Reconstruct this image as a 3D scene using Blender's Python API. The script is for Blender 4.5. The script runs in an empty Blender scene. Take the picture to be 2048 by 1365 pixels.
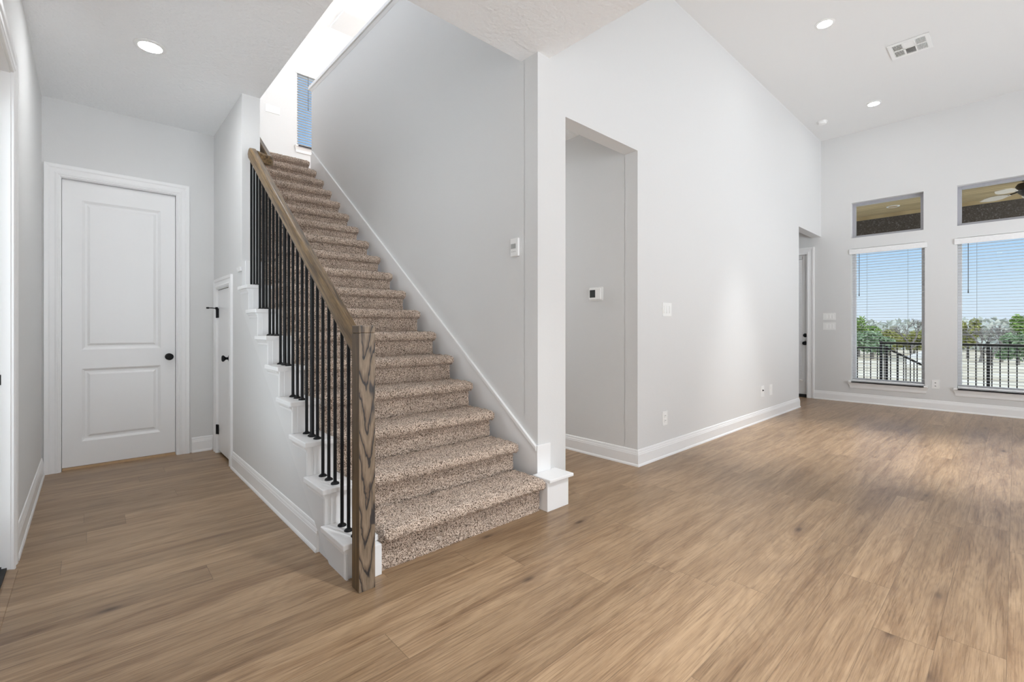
import bpy, math, random
import numpy as np
from mathutils import Vector, Matrix

random.seed(7)
np.random.seed(7)
SC = bpy.context.scene
COL = SC.collection

# ------------------------------------------------------------------ camera
TH = math.radians(42.52)
FPX = 922.5
cam_d = bpy.data.cameras.new('camera')
cam = bpy.data.objects.new('camera', cam_d)
COL.objects.link(cam)
cam.location = (0, 0, 1.18)
cam.rotation_euler = (math.pi / 2, 0, -TH)
cam_d.sensor_fit = 'HORIZONTAL'
cam_d.sensor_width = 36.0
cam_d.lens = FPX / 2048 * 36.0
cam_d.shift_y = (656 - 682.5) / 2048
cam_d.clip_start = 0.05
cam_d.clip_end = 500
SC.camera = cam

# ------------------------------------------------------------------ view / world / sun
SC.view_settings.view_transform = 'Standard'
SC.view_settings.look = 'None'
SC.view_settings.gamma = 1.0
SC.view_settings.use_curve_mapping = False
SC.view_settings.exposure = 0.45
SC.cycles.max_bounces = 12
SC.cycles.diffuse_bounces = 8
SC.cycles.transparent_max_bounces = 24
SC.cycles.sample_clamp_indirect = 6.0

LAMP_HALL = 150.0       # emission of the recessed lamp discs
W_GREAT, W_ENTRY, W_HALL = 50.0, 215.0, 8.0
LAMP_GREAT = 45.0
FILL_LOFT = 80.0  # emission of the fill globes added upstairs
FILL_ROOM = 40.0  # emission of the unseen fill discs added in the great room


class NT:
    """small helper round a node tree"""
    def __init__(self, tree):
        self.t = tree
        self.n = tree.nodes
        self.l = tree.links

    def node(self, kind, ins=None, **props):
        nd = self.n.new(kind)
        for k, v in props.items():
            setattr(nd, k, v)
        if ins:
            for k, v in ins.items():
                self.put(nd.inputs[k], v)
        return nd

    def put(self, sock, v):
        if isinstance(v, bpy.types.NodeSocket):
            self.l.new(v, sock)
        elif isinstance(v, bpy.types.Node):
            self.l.new(v.outputs[0], sock)
        else:
            sock.default_value = v

    def math(self, op, a, b=None, c=None, clamp=False):
        nd = self.n.new('ShaderNodeMath')
        nd.operation = op
        nd.use_clamp = clamp
        self.put(nd.inputs[0], a)
        if b is not None:
            self.put(nd.inputs[1], b)
        if c is not None:
            self.put(nd.inputs[2], c)
        return nd.outputs[0]

    def xyz(self, x, y, z):
        nd = self.n.new('ShaderNodeCombineXYZ')
        self.put(nd.inputs[0], x)
        self.put(nd.inputs[1], y)
        self.put(nd.inputs[2], z)
        return nd.outputs[0]

    def sep(self, v):
        nd = self.n.new('ShaderNodeSeparateXYZ')
        self.put(nd.inputs[0], v)
        return nd.outputs

    def ramp(self, fac, stops, interp='LINEAR'):
        nd = self.n.new('ShaderNodeValToRGB')
        nd.color_ramp.interpolation = interp
        els = nd.color_ramp.elements
        while len(els) < len(stops):
            els.new(0.5)
        for e, (p, c) in zip(els, stops):
            e.position = p
            e.color = c if len(c) == 4 else (*c, 1)
        self.put(nd.inputs[0], fac)
        return nd.outputs[0]

    def mix(self, fac, a, b, blend='MIX'):
        nd = self.n.new('ShaderNodeMix')
        nd.data_type = 'RGBA'
        nd.blend_type = blend
        self.put(nd.inputs[0], fac)
        self.put(nd.inputs[6], a if isinstance(a, (bpy.types.NodeSocket, bpy.types.Node)) else (*a, 1))
        self.put(nd.inputs[7], b if isinstance(b, (bpy.types.NodeSocket, bpy.types.Node)) else (*b, 1))
        return nd.outputs[2]

    def noise(self, vec, scale, detail=3, rough=0.5, dist=0.0):
        nd = self.n.new('ShaderNodeTexNoise')
        self.put(nd.inputs['Vector'], vec)
        nd.inputs['Scale'].default_value = scale
        nd.inputs['Detail'].default_value = detail
        nd.inputs['Roughness'].default_value = rough
        nd.inputs['Distortion'].default_value = dist
        return nd.outputs[0]


world = bpy.data.worlds.new('world')
SC.world = world
world.use_nodes = True
w = NT(world.node_tree)
w.n.clear()
wtc = w.node('ShaderNodeTexCoord')
wx, wy, wz = w.sep(wtc.outputs['Generated'])[0:3]
sky = w.ramp(w.math('MULTIPLY_ADD', wz, 0.5, 0.5), [
    (0.0, (0.50, 0.47, 0.42)), (0.497, (0.62, 0.60, 0.55)), (0.503, (0.80, 0.90, 1.0)),
    (0.53, (0.70, 0.86, 1.0)), (0.575, (0.42, 0.68, 0.97)), (0.66, (0.30, 0.56, 0.93)), (1.0, (0.20, 0.42, 0.85))])
# added fill glow behind the camera, strongest below the horizon, to light the rooms
glow = w.math('POWER', w.math('MAXIMUM', w.math('ADD', w.math('MULTIPLY', wy, -0.80), w.math('MULTIPLY', wx, -0.60)), 0.0), 0.8)
glowz = w.ramp(w.math('MULTIPLY_ADD', wz, 0.5, 0.5), [(0.0, (6.5, 7.1, 7.7)), (0.46, (6.1, 6.6, 7.1)), (0.54, (2.2, 2.3, 2.4)), (1.0, (1.5, 1.55, 1.6))])
sky = w.mix(1.0, sky, (0.74, 0.74, 0.76), 'MULTIPLY')
sky = w.mix(glow, sky, (0.55, 0.56, 0.58))
glowc = w.mix(1.0, sky, w.mix(glow, (0, 0, 0), glowz), 'ADD')
bg = w.node('ShaderNodeBackground', {'Color': glowc, 'Strength': 1.0})
wo = w.node('ShaderNodeOutputWorld')
w.l.new(bg.outputs[0], wo.inputs[0])

sun_d = bpy.data.lights.new('sun', 'SUN')
sun = bpy.data.objects.new('sun', sun_d)
COL.objects.link(sun)
sun.location = (12, 30, 25)
sun.rotation_euler = Vector((-0.12, -1.0, -0.85)).to_track_quat('-Z', 'Y').to_euler()
sun_d.energy = 2.2
sun_d.angle = 0.01
sun_d.color = (1.0, 0.96, 0.9)


# ------------------------------------------------------------------ materials
def material(name):
    m = bpy.data.materials.new(name)
    m.use_nodes = True
    t = NT(m.node_tree)
    b = t.n.get('Principled BSDF')
    return m, t, b


def paint(name, col, rough=0.6, bump=0.0, scale=90.0, spec=0.3, dist=0.002):
    m, t, b = material(name)
    b.inputs['Base Color'].default_value = (*col, 1)
    b.inputs['Roughness'].default_value = rough
    b.inputs['Specular IOR Level'].default_value = spec
    if bump:
        g = t.node('ShaderNodeNewGeometry')
        n1 = t.noise(g.outputs['Position'], scale, 2, 0.55)
        n2 = t.noise(g.outputs['Position'], scale * 0.35, 2, 0.5)
        h = t.math('ADD', n1, t.math('MULTIPLY', n2, 0.8))
        bp = t.node('ShaderNodeBump', {'Height': h, 'Strength': bump, 'Distance': dist})
        t.l.new(bp.outputs[0], b.inputs['Normal'])
    return m


def plain(name, col, rough=0.5, metal=0.0, spec=0.5):
    m, t, b = material(name)
    g = t.node('ShaderNodeTexCoord')
    n = t.noise(g.outputs['Object'], 35, 2)
    c = t.mix(n, tuple(x * 0.94 for x in col), tuple(min(1, x * 1.06) for x in col))
    t.l.new(c, b.inputs['Base Color'])
    b.inputs['Roughness'].default_value = rough
    b.inputs['Metallic'].default_value = metal
    b.inputs['Specular IOR Level'].default_value = spec
    return m


M = {}
M['wall'] = paint('wall_paint', (0.725, 0.725, 0.72), 0.75, 0.22, 110)
M['ceiling'] = paint('ceiling_texture', (0.92, 0.93, 0.94), 0.85, 1.0, 42, dist=0.006)
M['ceiling_smooth'] = paint('ceiling_paint', (0.82, 0.82, 0.815), 0.85, 0.15, 90)
M['trim'] = paint('white_trim_paint', (0.88, 0.88, 0.88), 0.32, 0.0, spec=0.45)
M['stringer'] = paint('satin_wall_paint', (0.74, 0.74, 0.735), 0.5, 0.0, spec=0.4)
M['plastic'] = paint('white_plastic', (0.88, 0.88, 0.87), 0.35, 0.0, spec=0.5)
M['plastic_gray'] = plain('grey_plastic', (0.42, 0.43, 0.42), 0.4)
M['screen'] = plain('dark_screen', (0.035, 0.04, 0.038), 0.25)
M['black'] = plain('black_metal', (0.006, 0.006, 0.007), 0.42, 0.0, 0.22)
M['rubber'] = plain('black_rubber', (0.012, 0.012, 0.012), 0.6)
M['shade_black'] = plain('gap_shade', (0.01, 0.009, 0.008), 0.9)  # near-black stand-in for the shade inside hollows
M['vinyl'] = plain('window_vinyl', (0.80, 0.80, 0.82), 0.45)
M['slat'] = plain('blind_slat', (0.62, 0.62, 0.62), 0.5)
M['vinyl_shaded'] = plain('shaded_window_vinyl', (0.40, 0.40, 0.43), 0.45)  # shade on the transom frames put into the vinyl colour
M['valance'] = plain('blind_valance', (0.86, 0.86, 0.86), 0.45)
M['cord'] = plain('grey_cord', (0.25, 0.26, 0.27), 0.7)
M['wand'] = plain('dark_wand', (0.03, 0.035, 0.04), 0.4)
M['oak_strip'] = plain('light_oak', (0.55, 0.38, 0.22), 0.5)
M['concrete'] = plain('patio_concrete', (0.72, 0.70, 0.66), 0.9)
M['fan_blade'] = plain('pale_wood_blade', (0.72, 0.64, 0.55), 0.5)
M['bronze'] = plain('dark_bronze', (0.035, 0.027, 0.022), 0.45)
M['fence'] = plain('fence_metal', (0.022, 0.019, 0.017), 0.55)
M['bark'] = plain('bark', (0.20, 0.18, 0.16), 0.9)
M['twig'] = plain('grey_twigs', (0.19, 0.175, 0.16), 0.9)
M['house'] = plain('white_siding', (0.8, 0.8, 0.78), 0.8)
M['house_roof'] = plain('grey_roof', (0.62, 0.62, 0.62), 0.8)


def glass_mat():
    m, t, b = material('window_glass')
    t.n.remove(b)
    tr = t.node('ShaderNodeBsdfTransparent', {'Color': (0.94, 0.96, 0.96, 1)})
    gl = t.node('ShaderNodeBsdfGlossy', {'Color': (1, 1, 1, 1), 'Roughness': 0.0})
    mx = t.node('ShaderNodeMixShader', {0: 0.004})
    t.l.new(tr.outputs[0], mx.inputs[1])
    t.l.new(gl.outputs[0], mx.inputs[2])
    t.l.new(mx.outputs[0], t.n['Material Output'].inputs[0])
    return m


M['glass'] = glass_mat()


def emit(name, col, strength):
    m, t, b = material(name)
    t.n.remove(b)
    e = t.node('ShaderNodeEmission', {'Color': (*col, 1), 'Strength': strength})
    t.l.new(e.outputs[0], t.n['Material Output'].inputs[0])
    return m


M['lamp_hall'] = emit('lamp_lens_hall', (0.97, 0.985, 1.0), LAMP_HALL)
M['lamp_great'] = emit('lamp_lens_great', (0.97, 0.985, 1.0), LAMP_GREAT)
M['fill_pass'] = emit('fill_lens_passage', (0.97, 0.985, 1.0), 560.0)  # lens of the fill light added in the passage
M['fill_room'] = emit('fill_lens_room', (0.97, 0.985, 1.0), FILL_ROOM)
M['fill_loft'] = emit('fill_lens_loft', (0.97, 0.985, 1.0), FILL_LOFT)


def floor_mat():
    m, t, b = material('oak_plank_floor')
    g = t.node('ShaderNodeNewGeometry')
    x, y, z = t.sep(g.outputs['Position'])[0:3]
    PW, PL = 0.18, 1.52
    yy = t.math('ADD', y, 0.16)
    row = t.math('FLOOR', t.math('DIVIDE', yy, PW))
    wr = t.node('ShaderNodeTexWhiteNoise', noise_dimensions='1D')
    t.put(wr.inputs['W'], row)
    xo = t.math('ADD', x, t.math('MULTIPLY', wr.outputs[0], 4.3))
    colm = t.math('FLOOR', t.math('DIVIDE', xo, PL))
    wn = t.node('ShaderNodeTexWhiteNoise', noise_dimensions='3D')
    t.put(wn.inputs['Vector'], t.xyz(row, colm, 3.7))
    rnd = wn.outputs[0]
    rc = t.sep(wn.outputs[1])
    # grain coordinates, shifted for every board
    gx = t.math('ADD', x, t.math('MULTIPLY', rc[0], 50))
    gy = t.math('ADD', y, t.math('MULTIPLY', rc[1], 50))
    gz = t.math('MULTIPLY', rc[2], 30)
    v1 = t.xyz(t.math('MULTIPLY', gx, 0.9), t.math('MULTIPLY', gy, 9.0), gz)
    broad = t.noise(v1, 1.7, 6, 0.62, 0.9)
    v2 = t.xyz(t.math('MULTIPLY', gx, 3.0), t.math('MULTIPLY', gy, 95.0), gz)
    fine = t.noise(v2, 1.8, 5, 0.65, 0.5)
    # knots: a few per board, they also bend the figure
    v3 = t.xyz(t.math('MULTIPLY', gx, 1.0), t.math('MULTIPLY', gy, 2.6), gz)
    vor = t.node('ShaderNodeTexVoronoi', {'Vector': v3, 'Scale': 1.7})
    kd = vor.outputs['Distance']
    knot = t.math('SUBTRACT', 1.0, t.math('DIVIDE', kd, 0.085), clamp=True)
    halo = t.math('SUBTRACT', 1.0, t.math('DIVIDE', kd, 0.33), clamp=True)
    halo = t.math('POWER', halo, 2.0)
    # cathedral figure
    lowf = t.noise(t.xyz(t.math('MULTIPLY', gx, 0.7), t.math('MULTIPLY', gy, 6.0), gz), 1.0, 2, 0.5, 0.3)
    ph = t.math('ADD', t.math('MULTIPLY', lowf, 95.0), t.math('MULTIPLY', kd, 30.0))
    fig = t.math('MULTIPLY_ADD', t.math('SINE', ph), 0.5, 0.5)
    fig = t.math('POWER', fig, 2.5)
    base = t.ramp(broad, [(0.20, (0.128, 0.069, 0.035)), (0.38, (0.268, 0.170, 0.096)), (0.56, (0.368, 0.248, 0.147)), (0.85, (0.435, 0.302, 0.187))])
    tint = t.mix(rnd, (0.86, 0.85, 0.84), (1.08, 1.08, 1.08))
    c = t.mix(1.0, base, tint, 'MULTIPLY')
    fm = t.ramp(fine, [(0.30, (0.52, 0.48, 0.45)), (0.50, (0.98, 0.98, 0.98)), (0.75, (1.18, 1.18, 1.18))])
    c = t.mix(0.85, c, t.mix(1.0, c, fm, 'MULTIPLY'))
    c = t.mix(t.math('MULTIPLY', fig, 0.16), c, (0.15, 0.09, 0.055))
    c = t.mix(t.math('MULTIPLY', halo, 0.62), c, (0.13, 0.08, 0.05))
    c = t.mix(t.math('MULTIPLY', knot, 0.9), c, (0.06, 0.035, 0.022))
    fy = t.math('FRACT', t.math('DIVIDE', yy, PW))
    fx = t.math('FRACT', t.math('DIVIDE', xo, PL))
    ey = t.math('MINIMUM', fy, t.math('SUBTRACT', 1.0, fy))
    ex = t.math('MINIMUM', fx, t.math('SUBTRACT', 1.0, fx))
    sy = t.math('LESS_THAN', ey, 0.006)
    sx = t.math('LESS_THAN', ex, 0.0009)
    seam = t.math('MAXIMUM', sy, sx)
    c = t.mix(t.math('MULTIPLY', seam, 0.5), c, (0.10, 0.065, 0.04))
    t.l.new(c, b.inputs['Base Color'])
    r = t.math('MULTIPLY_ADD', fine, 0.12, 0.25)
    t.l.new(r, b.inputs['Roughness'])
    b.inputs['Specular IOR Level'].default_value = 0.32
    h = t.math('SUBTRACT', t.math('MULTIPLY', fine, 0.4), seam)
    bp = t.node('ShaderNodeBump', {'Height': h, 'Strength': 0.25, 'Distance': 0.0015})
    t.l.new(bp.outputs[0], b.inputs['Normal'])
    return m


M['floor'] = floor_mat()


def carpet_mat():
    m, t, b = material('frieze_carpet')
    g = t.node('ShaderNodeNewGeometry')
    p = g.outputs['Position']
    n1 = t.noise(p, 150, 3, 0.7, 0.8)
    n2 = t.noise(p, 9, 2)
    vor = t.node('ShaderNodeTexVoronoi', {'Vector': p, 'Scale': 190.0})
    s = t.math('ADD', t.math('MULTIPLY', n1, 0.75), t.math('MULTIPLY', t.math('SUBTRACT', 0.6, vor.outputs['Distance']), 0.35))
    c = t.ramp(s, [(0.27, (0.055, 0.037, 0.027)), (0.36, (0.38, 0.28, 0.21)), (0.465, (0.76, 0.615, 0.505)), (0.60, (1.0, 0.88, 0.77))])
    c = t.mix(1.0, c, t.ramp(n2, [(0.3, (0.88, 0.88, 0.88)), (0.7, (1.08, 1.08, 1.08))]), 'MULTIPLY')
    t.l.new(c, b.inputs['Base Color'])
    b.inputs['Roughness'].default_value = 1.0
    b.inputs['Specular IOR Level'].default_value = 0.05
    b.inputs['Sheen Weight'].default_value = 0.15
    bp = t.node('ShaderNodeBump', {'Height': n1, 'Strength': 0.8, 'Distance': 0.006})
    t.l.new(bp.outputs[0], b.inputs['Normal'])
    return m


M['carpet'] = carpet_mat()


def newel_mat():
    m, t, b = material('stained_oak_newel')
    tc = t.node('ShaderNodeTexCoord')
    p = tc.outputs['Object']
    x, y, z = t.sep(p)[0:3]
    # plain-sawn face: nested pointed figure; quarter-sawn sides: straight streaks
    drift = t.noise(t.xyz(2.3, 0.0, t.math('MULTIPLY', z, 2.6)), 1.0, 2, 0.5)
    med = t.noise(t.xyz(t.math('MULTIPLY', x, 26.0), 4.0, t.math('MULTIPLY', z, 8.0)), 1.0, 3, 0.55, 0.5)
    xs = t.math('ADD', x, t.math('MULTIPLY', t.math('SUBTRACT', drift, 0.5), 0.085))
    ax = t.math('SQRT', t.math('MULTIPLY_ADD', xs, xs, 0.00005))
    ph = t.math('SUBTRACT', z, t.math('MULTIPLY', ax, 5.4))
    ph = t.math('ADD', ph, t.math('MULTIPLY', t.math('SUBTRACT', med, 0.5), 0.17))
    ph = t.math('ADD', ph, t.math('MULTIPLY', t.math('SUBTRACT', drift, 0.5), 0.12))
    band = t.math('FRACT', t.math('DIVIDE', ph, 0.172))
    big = t.noise(t.xyz(t.math('MULTIPLY', x, 22.0), 9.0, t.math('MULTIPLY', z, 5.0)), 1.0, 2, 0.5, 0.6)
    figc = t.ramp(band, [(0.0, (0.030, 0.027, 0.029)), (0.09, (0.036, 0.031, 0.030)), (0.14, (0.14, 0.10, 0.07)), (0.45, (0.27, 0.205, 0.145)), (0.93, (0.21, 0.158, 0.11)), (1.0, (0.036, 0.032, 0.032))])
    figc = t.mix(t.ramp(big, [(0.61, (0, 0, 0)), (0.67, (0.95, 0.95, 0.95))]), figc, (0.040, 0.037, 0.039))
    side = t.noise(t.xyz(t.math('MULTIPLY', x, 70.0), t.math('MULTIPLY', y, 70.0), t.math('MULTIPLY', z, 2.2)), 1.0, 4, 0.6, 0.5)
    sidec = t.ramp(side, [(0.32, (0.060, 0.038, 0.018)), (0.50, (0.135, 0.085, 0.040)), (0.70, (0.20, 0.135, 0.072))])
    ge = t.node('ShaderNodeNewGeometry')
    nx = t.math('ABSOLUTE', t.sep(ge.outputs['Normal'])[0])
    c = t.mix(t.math('GREATER_THAN', nx, 0.6), figc, sidec)
    pore = t.noise(t.xyz(t.math('MULTIPLY', x, 320.0), t.math('MULTIPLY', y, 320.0), t.math('MULTIPLY', z, 14.0)), 1.0, 2, 0.6)
    c = t.mix(1.0, c, t.ramp(pore, [(0.32, (0.62, 0.60, 0.58)), (0.55, (1.05, 1.05, 1.05))]), 'MULTIPLY')
    t.l.new(c, b.inputs['Base Color'])
    b.inputs['Roughness'].default_value = 0.36
    b.inputs['Specular IOR Level'].default_value = 0.5
    return m


M['newel'] = newel_mat()


def rail_mat():
    m, t, b = material('stained_oak_rail')
    tc = t.node('ShaderNodeTexCoord')
    mp = t.node('ShaderNodeMapping', {'Vector': tc.outputs['Object'], 'Rotation': (-math.atan(0.75), 0, 0)})
    x, y, z = t.sep(mp.outputs[0])[0:3]
    n = t.noise(t.xyz(t.math('MULTIPLY', x, 60.0), t.math('MULTIPLY', y, 3.2), t.math('MULTIPLY', z, 60.0)), 1.0, 4, 0.6, 0.7)
    f = t.noise(t.xyz(t.math('MULTIPLY', x, 380.0), t.math('MULTIPLY', y, 14.0), t.math('MULTIPLY', z, 380.0)), 1.0, 2, 0.6)
    c = t.ramp(n, [(0.28, (0.035, 0.02, 0.009)), (0.42, (0.115, 0.068, 0.027)), (0.58, (0.215, 0.135, 0.056)), (0.78, (0.31, 0.205, 0.095))])
    c = t.mix(1.0, c, t.ramp(f, [(0.35, (0.6, 0.58, 0.55)), (0.55, (1.05, 1.05, 1.05))]), 'MULTIPLY')
    t.l.new(c, b.inputs['Base Color'])
    b.inputs['Roughness'].default_value = 0.34
    return m


M['rail'] = rail_mat()


def soffit_mat():
    m, t, b = material('wood_soffit')
    g = t.node('ShaderNodeNewGeometry')
    x, y, z = t.sep(g.outputs['Position'])[0:3]
    row = t.math('FLOOR', t.math('DIVIDE', x, 0.14))
    fx = t.math('FRACT', t.math('DIVIDE', x, 0.14))
    wn = t.node('ShaderNodeTexWhiteNoise', noise_dimensions='1D')
    t.put(wn.inputs['W'], row)
    n = t.noise(t.xyz(t.math('MULTIPLY', x, 40.0), t.math('MULTIPLY', y, 2.0), row), 1.0, 3)
    c = t.ramp(n, [(0.3, (0.42, 0.31, 0.16)), (0.7, (0.62, 0.48, 0.28))])
    c = t.mix(1.0, c, t.mix(wn.outputs[0], (0.85, 0.85, 0.85), (1.1, 1.1, 1.1)), 'MULTIPLY')
    c = t.mix(t.math('MULTIPLY', t.math('LESS_THAN', fx, 0.07), 0.6), c, (0.12, 0.08, 0.04))
    t.l.new(c, b.inputs['Base Color'])
    b.inputs['Roughness'].default_value = 0.6
    return m


M['soffit'] = soffit_mat()


def beam_mat():
    m, t, b = material('shaded_rough_stucco')
    g = t.node('ShaderNodeNewGeometry')
    n = t.noise(g.outputs['Position'], 45, 3, 0.7)
    n2 = t.noise(g.outputs['Position'], 2.0, 2)
    c = t.ramp(n, [(0.45, (0.075, 0.062, 0.055)), (0.62, (0.13, 0.115, 0.105)), (0.74, (0.42, 0.41, 0.40))])  # backlit shade is put into these dark tones
    c = t.mix(n2, c, t.mix(0.5, c, (0.09, 0.065, 0.045)))
    t.l.new(c, b.inputs['Base Color'])
    b.inputs['Roughness'].default_value = 0.9
    return m


M['beam'] = beam_mat()


def ground_mat():
    m, t, b = material('dry_grass_field')
    g = t.node('ShaderNodeNewGeometry')
    n = t.noise(g.outputs['Position'], 0.25, 5, 0.6)
    n2 = t.noise(g.outputs['Position'], 3.0, 4, 0.7)
    c = t.ramp(n, [(0.35, (0.40, 0.33, 0.22)), (0.55, (0.62, 0.55, 0.41)), (0.7, (0.75, 0.70, 0.58))])
    c = t.mix(t.ramp(n2, [(0.5, (0, 0, 0)), (0.75, (0.6, 0.6, 0.6))]), c, (0.34, 0.33, 0.27))
    t.l.new(c, b.inputs['Base Color'])
    b.inputs['Roughness'].default_value = 1.0
    return m


M['ground'] = ground_mat()


def leaf_mat(name, c0, c1):
    m, t, b = material(name)
    oi = t.node('ShaderNodeNewGeometry')
    n = t.noise(oi.outputs['Position'], 1.3, 3)
    r = t.math('MULTIPLY_ADD', oi.outputs['Random Per Island'], 0.7, t.math('MULTIPLY', n, 0.3))
    c = t.mix(r, c0, c1)
    t.l.new(c, b.inputs['Base Color'])
    b.inputs['Roughness'].default_value = 0.8
    b.inputs['Specular IOR Level'].default_value = 0.1
    return m


M['leaf_green'] = leaf_mat('green_leaves', (0.07, 0.14, 0.04), (0.30, 0.42, 0.12))
M['leaf_yellow'] = leaf_mat('olive_leaves', (0.15, 0.16, 0.05), (0.40, 0.40, 0.14))
M['leaf_cedar'] = leaf_mat('cedar_needles', (0.10, 0.16, 0.09), (0.30, 0.40, 0.24))
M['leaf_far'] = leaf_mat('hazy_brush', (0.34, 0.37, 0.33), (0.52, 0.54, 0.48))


# ------------------------------------------------------------------ mesh helpers
class MB:
    def __init__(self):
        self.v = []
        self.f = []

    def add(self, vs, fs):
        o = len(self.v)
        self.v += [tuple(p) for p in vs]
        self.f += [tuple(i + o for i in q) for q in fs]
        return self

    def box(self, x0, x1, y0, y1, z0, z1):
        if x1 < x0: x0, x1 = x1, x0
        if y1 < y0: y0, y1 = y1, y0
        if z1 < z0: z0, z1 = z1, z0
        vs = [(x0, y0, z0), (x1, y0, z0), (x1, y1, z0), (x0, y1, z0), (x0, y0, z1), (x1, y0, z1), (x1, y1, z1), (x0, y1, z1)]
        return self.add(vs, [(3, 2, 1, 0), (4, 5, 6, 7), (0, 1, 5, 4), (1, 2, 6, 5), (2, 3, 7, 6), (3, 0, 4, 7)])

    def prism(self, poly, axis, a, b):
        """2-D polygon swept along axis ('x': poly is y,z; 'y': x,z; 'z': x,y) from a to b"""
        def P(q, h):
            return {'x': (h, q[0], q[1]), 'y': (q[0], h, q[1]), 'z': (q[0], q[1], h)}[axis]
        n = len(poly)
        vs = [P(q, a) for q in poly] + [P(q, b) for q in poly]
        fs = [tuple(range(n)), tuple(range(2 * n - 1, n - 1, -1))]
        fs += [(i, i + n, (i + 1) % n + n, (i + 1) % n) for i in range(n)]
        return self.add(vs, fs)

    def tube(self, pts, r, n=10, caps=True):
        pts = [Vector(p) for p in pts]
        rr = r if isinstance(r, (list, tuple)) else [r] * len(pts)
        vs, fs = [], []
        for i, p in enumerate(pts):
            d = (pts[min(i + 1, len(pts) - 1)] - pts[max(i - 1, 0)]).normalized()
            up = Vector((0, 0, 1)) if abs(d.z) < 0.95 else Vector((1, 0, 0))
            s = d.cross(up).normalized()
            u = s.cross(d)
            for k in range(n):
                a = 2 * math.pi * k / n
                vs.append(p + (s * math.cos(a) + u * math.sin(a)) * rr[i])
        for i in range(len(pts) - 1):
            for k in range(n):
                a, b2 = i * n + k, i * n + (k + 1) % n
                fs.append((a, b2, b2 + n, a + n))
        if caps:
            fs.append(tuple(range(n - 1, -1, -1)))
            fs.append(tuple(range((len(pts) - 1) * n, len(pts) * n)))
        return self.add(vs, fs)

    def lathe(self, prof, o, axis='z', n=24, squash=(1, 1)):
        """prof: (radius, height) pairs along axis from o"""
        vs, fs = [], []
        o = Vector(o)
        A = {'x': (Vector((0, 1, 0)), Vector((0, 0, 1)), Vector((1, 0, 0))),
             'y': (Vector((0, 0, 1)), Vector((1, 0, 0)), Vector((0, 1, 0))),
             'z': (Vector((1, 0, 0)), Vector((0, 1, 0)), Vector((0, 0, 1)))}[axis[-1]]
        sg = -1 if axis[0] == '-' else 1
        for r, h in prof:
            for k in range(n):
                a = 2 * math.pi * k / n
                vs.append(o + A[0] * (r * math.cos(a) * squash[0]) + A[1] * (r * math.sin(a) * squash[1]) + A[2] * (h * sg))
        for i in range(len(prof) - 1):
            for k in range(n):
                a, b2 = i * n + k, i * n + (k + 1) % n
                fs.append((a, b2, b2 + n, a + n))
        fs.append(tuple(range(n - 1, -1, -1)))
        fs.append(tuple(range((len(prof) - 1) * n, len(prof) * n)))
        return self.add(vs, fs)

    def build(self, name, mat, parent=None, smooth=False, bevel=0.0, seg=2, origin=None):
        me = bpy.data.meshes.new(name)
        vs = self.v
        if origin is not None:
            vs = [(a - origin[0], b - origin[1], c - origin[2]) for a, b, c in vs]
        me.from_pydata(vs, [], self.f)
        me.validate()
        import bmesh
        bm = bmesh.new()
        bm.from_mesh(me)
        bmesh.ops.recalc_face_normals(bm, faces=bm.faces)
        bm.to_mesh(me)
        bm.free()
        me.materials.append(mat)
        o = bpy.data.objects.new(name, me)
        COL.objects.link(o)
        if origin is not None:
            o.location = origin
        if parent is not None:
            o.parent = parent
            if origin is not None:
                o.location = Vector(origin) - parent_origin(parent)
            else:
                o.location = -parent_origin(parent)
        if smooth:
            for p in me.polygons:
                p.use_smooth = True
            try:
                me.set_sharp_from_angle(angle=math.radians(38))
            except Exception:
                pass
        if bevel:
            md = o.modifiers.new('bevel', 'BEVEL')
            md.width = bevel
            md.segments = seg
            md.limit_method = 'ANGLE'
            md.angle_limit = math.radians(40)
        return o


def parent_origin(p):
    o = Vector((0, 0, 0))
    while p is not None:
        o += p.location
        p = p.parent
    return o


def thing(name, label, cat, loc=(0, 0, 0), group=None):
    o = bpy.data.objects.new(name, None)
    o.empty_display_size = 0.1
    COL.objects.link(o)
    o.location = loc
    tag(o, label, cat, group)
    return o


def tag(o, label, cat, group=None, kind=None):
    o['label'] = label
    o['category'] = cat
    if group:
        o['group'] = group
    if kind:
        o['kind'] = kind
    return o


def structure(o, label=None, cat=None):
    o['kind'] = 'structure'
    if label:
        o['label'] = label
    if cat:
        o['category'] = cat
    return o


def holder(name, label, cat, loc=(0, 0, 0)):
    o = thing(name, label, cat, loc)
    o['kind'] = 'structure'
    return o


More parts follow.
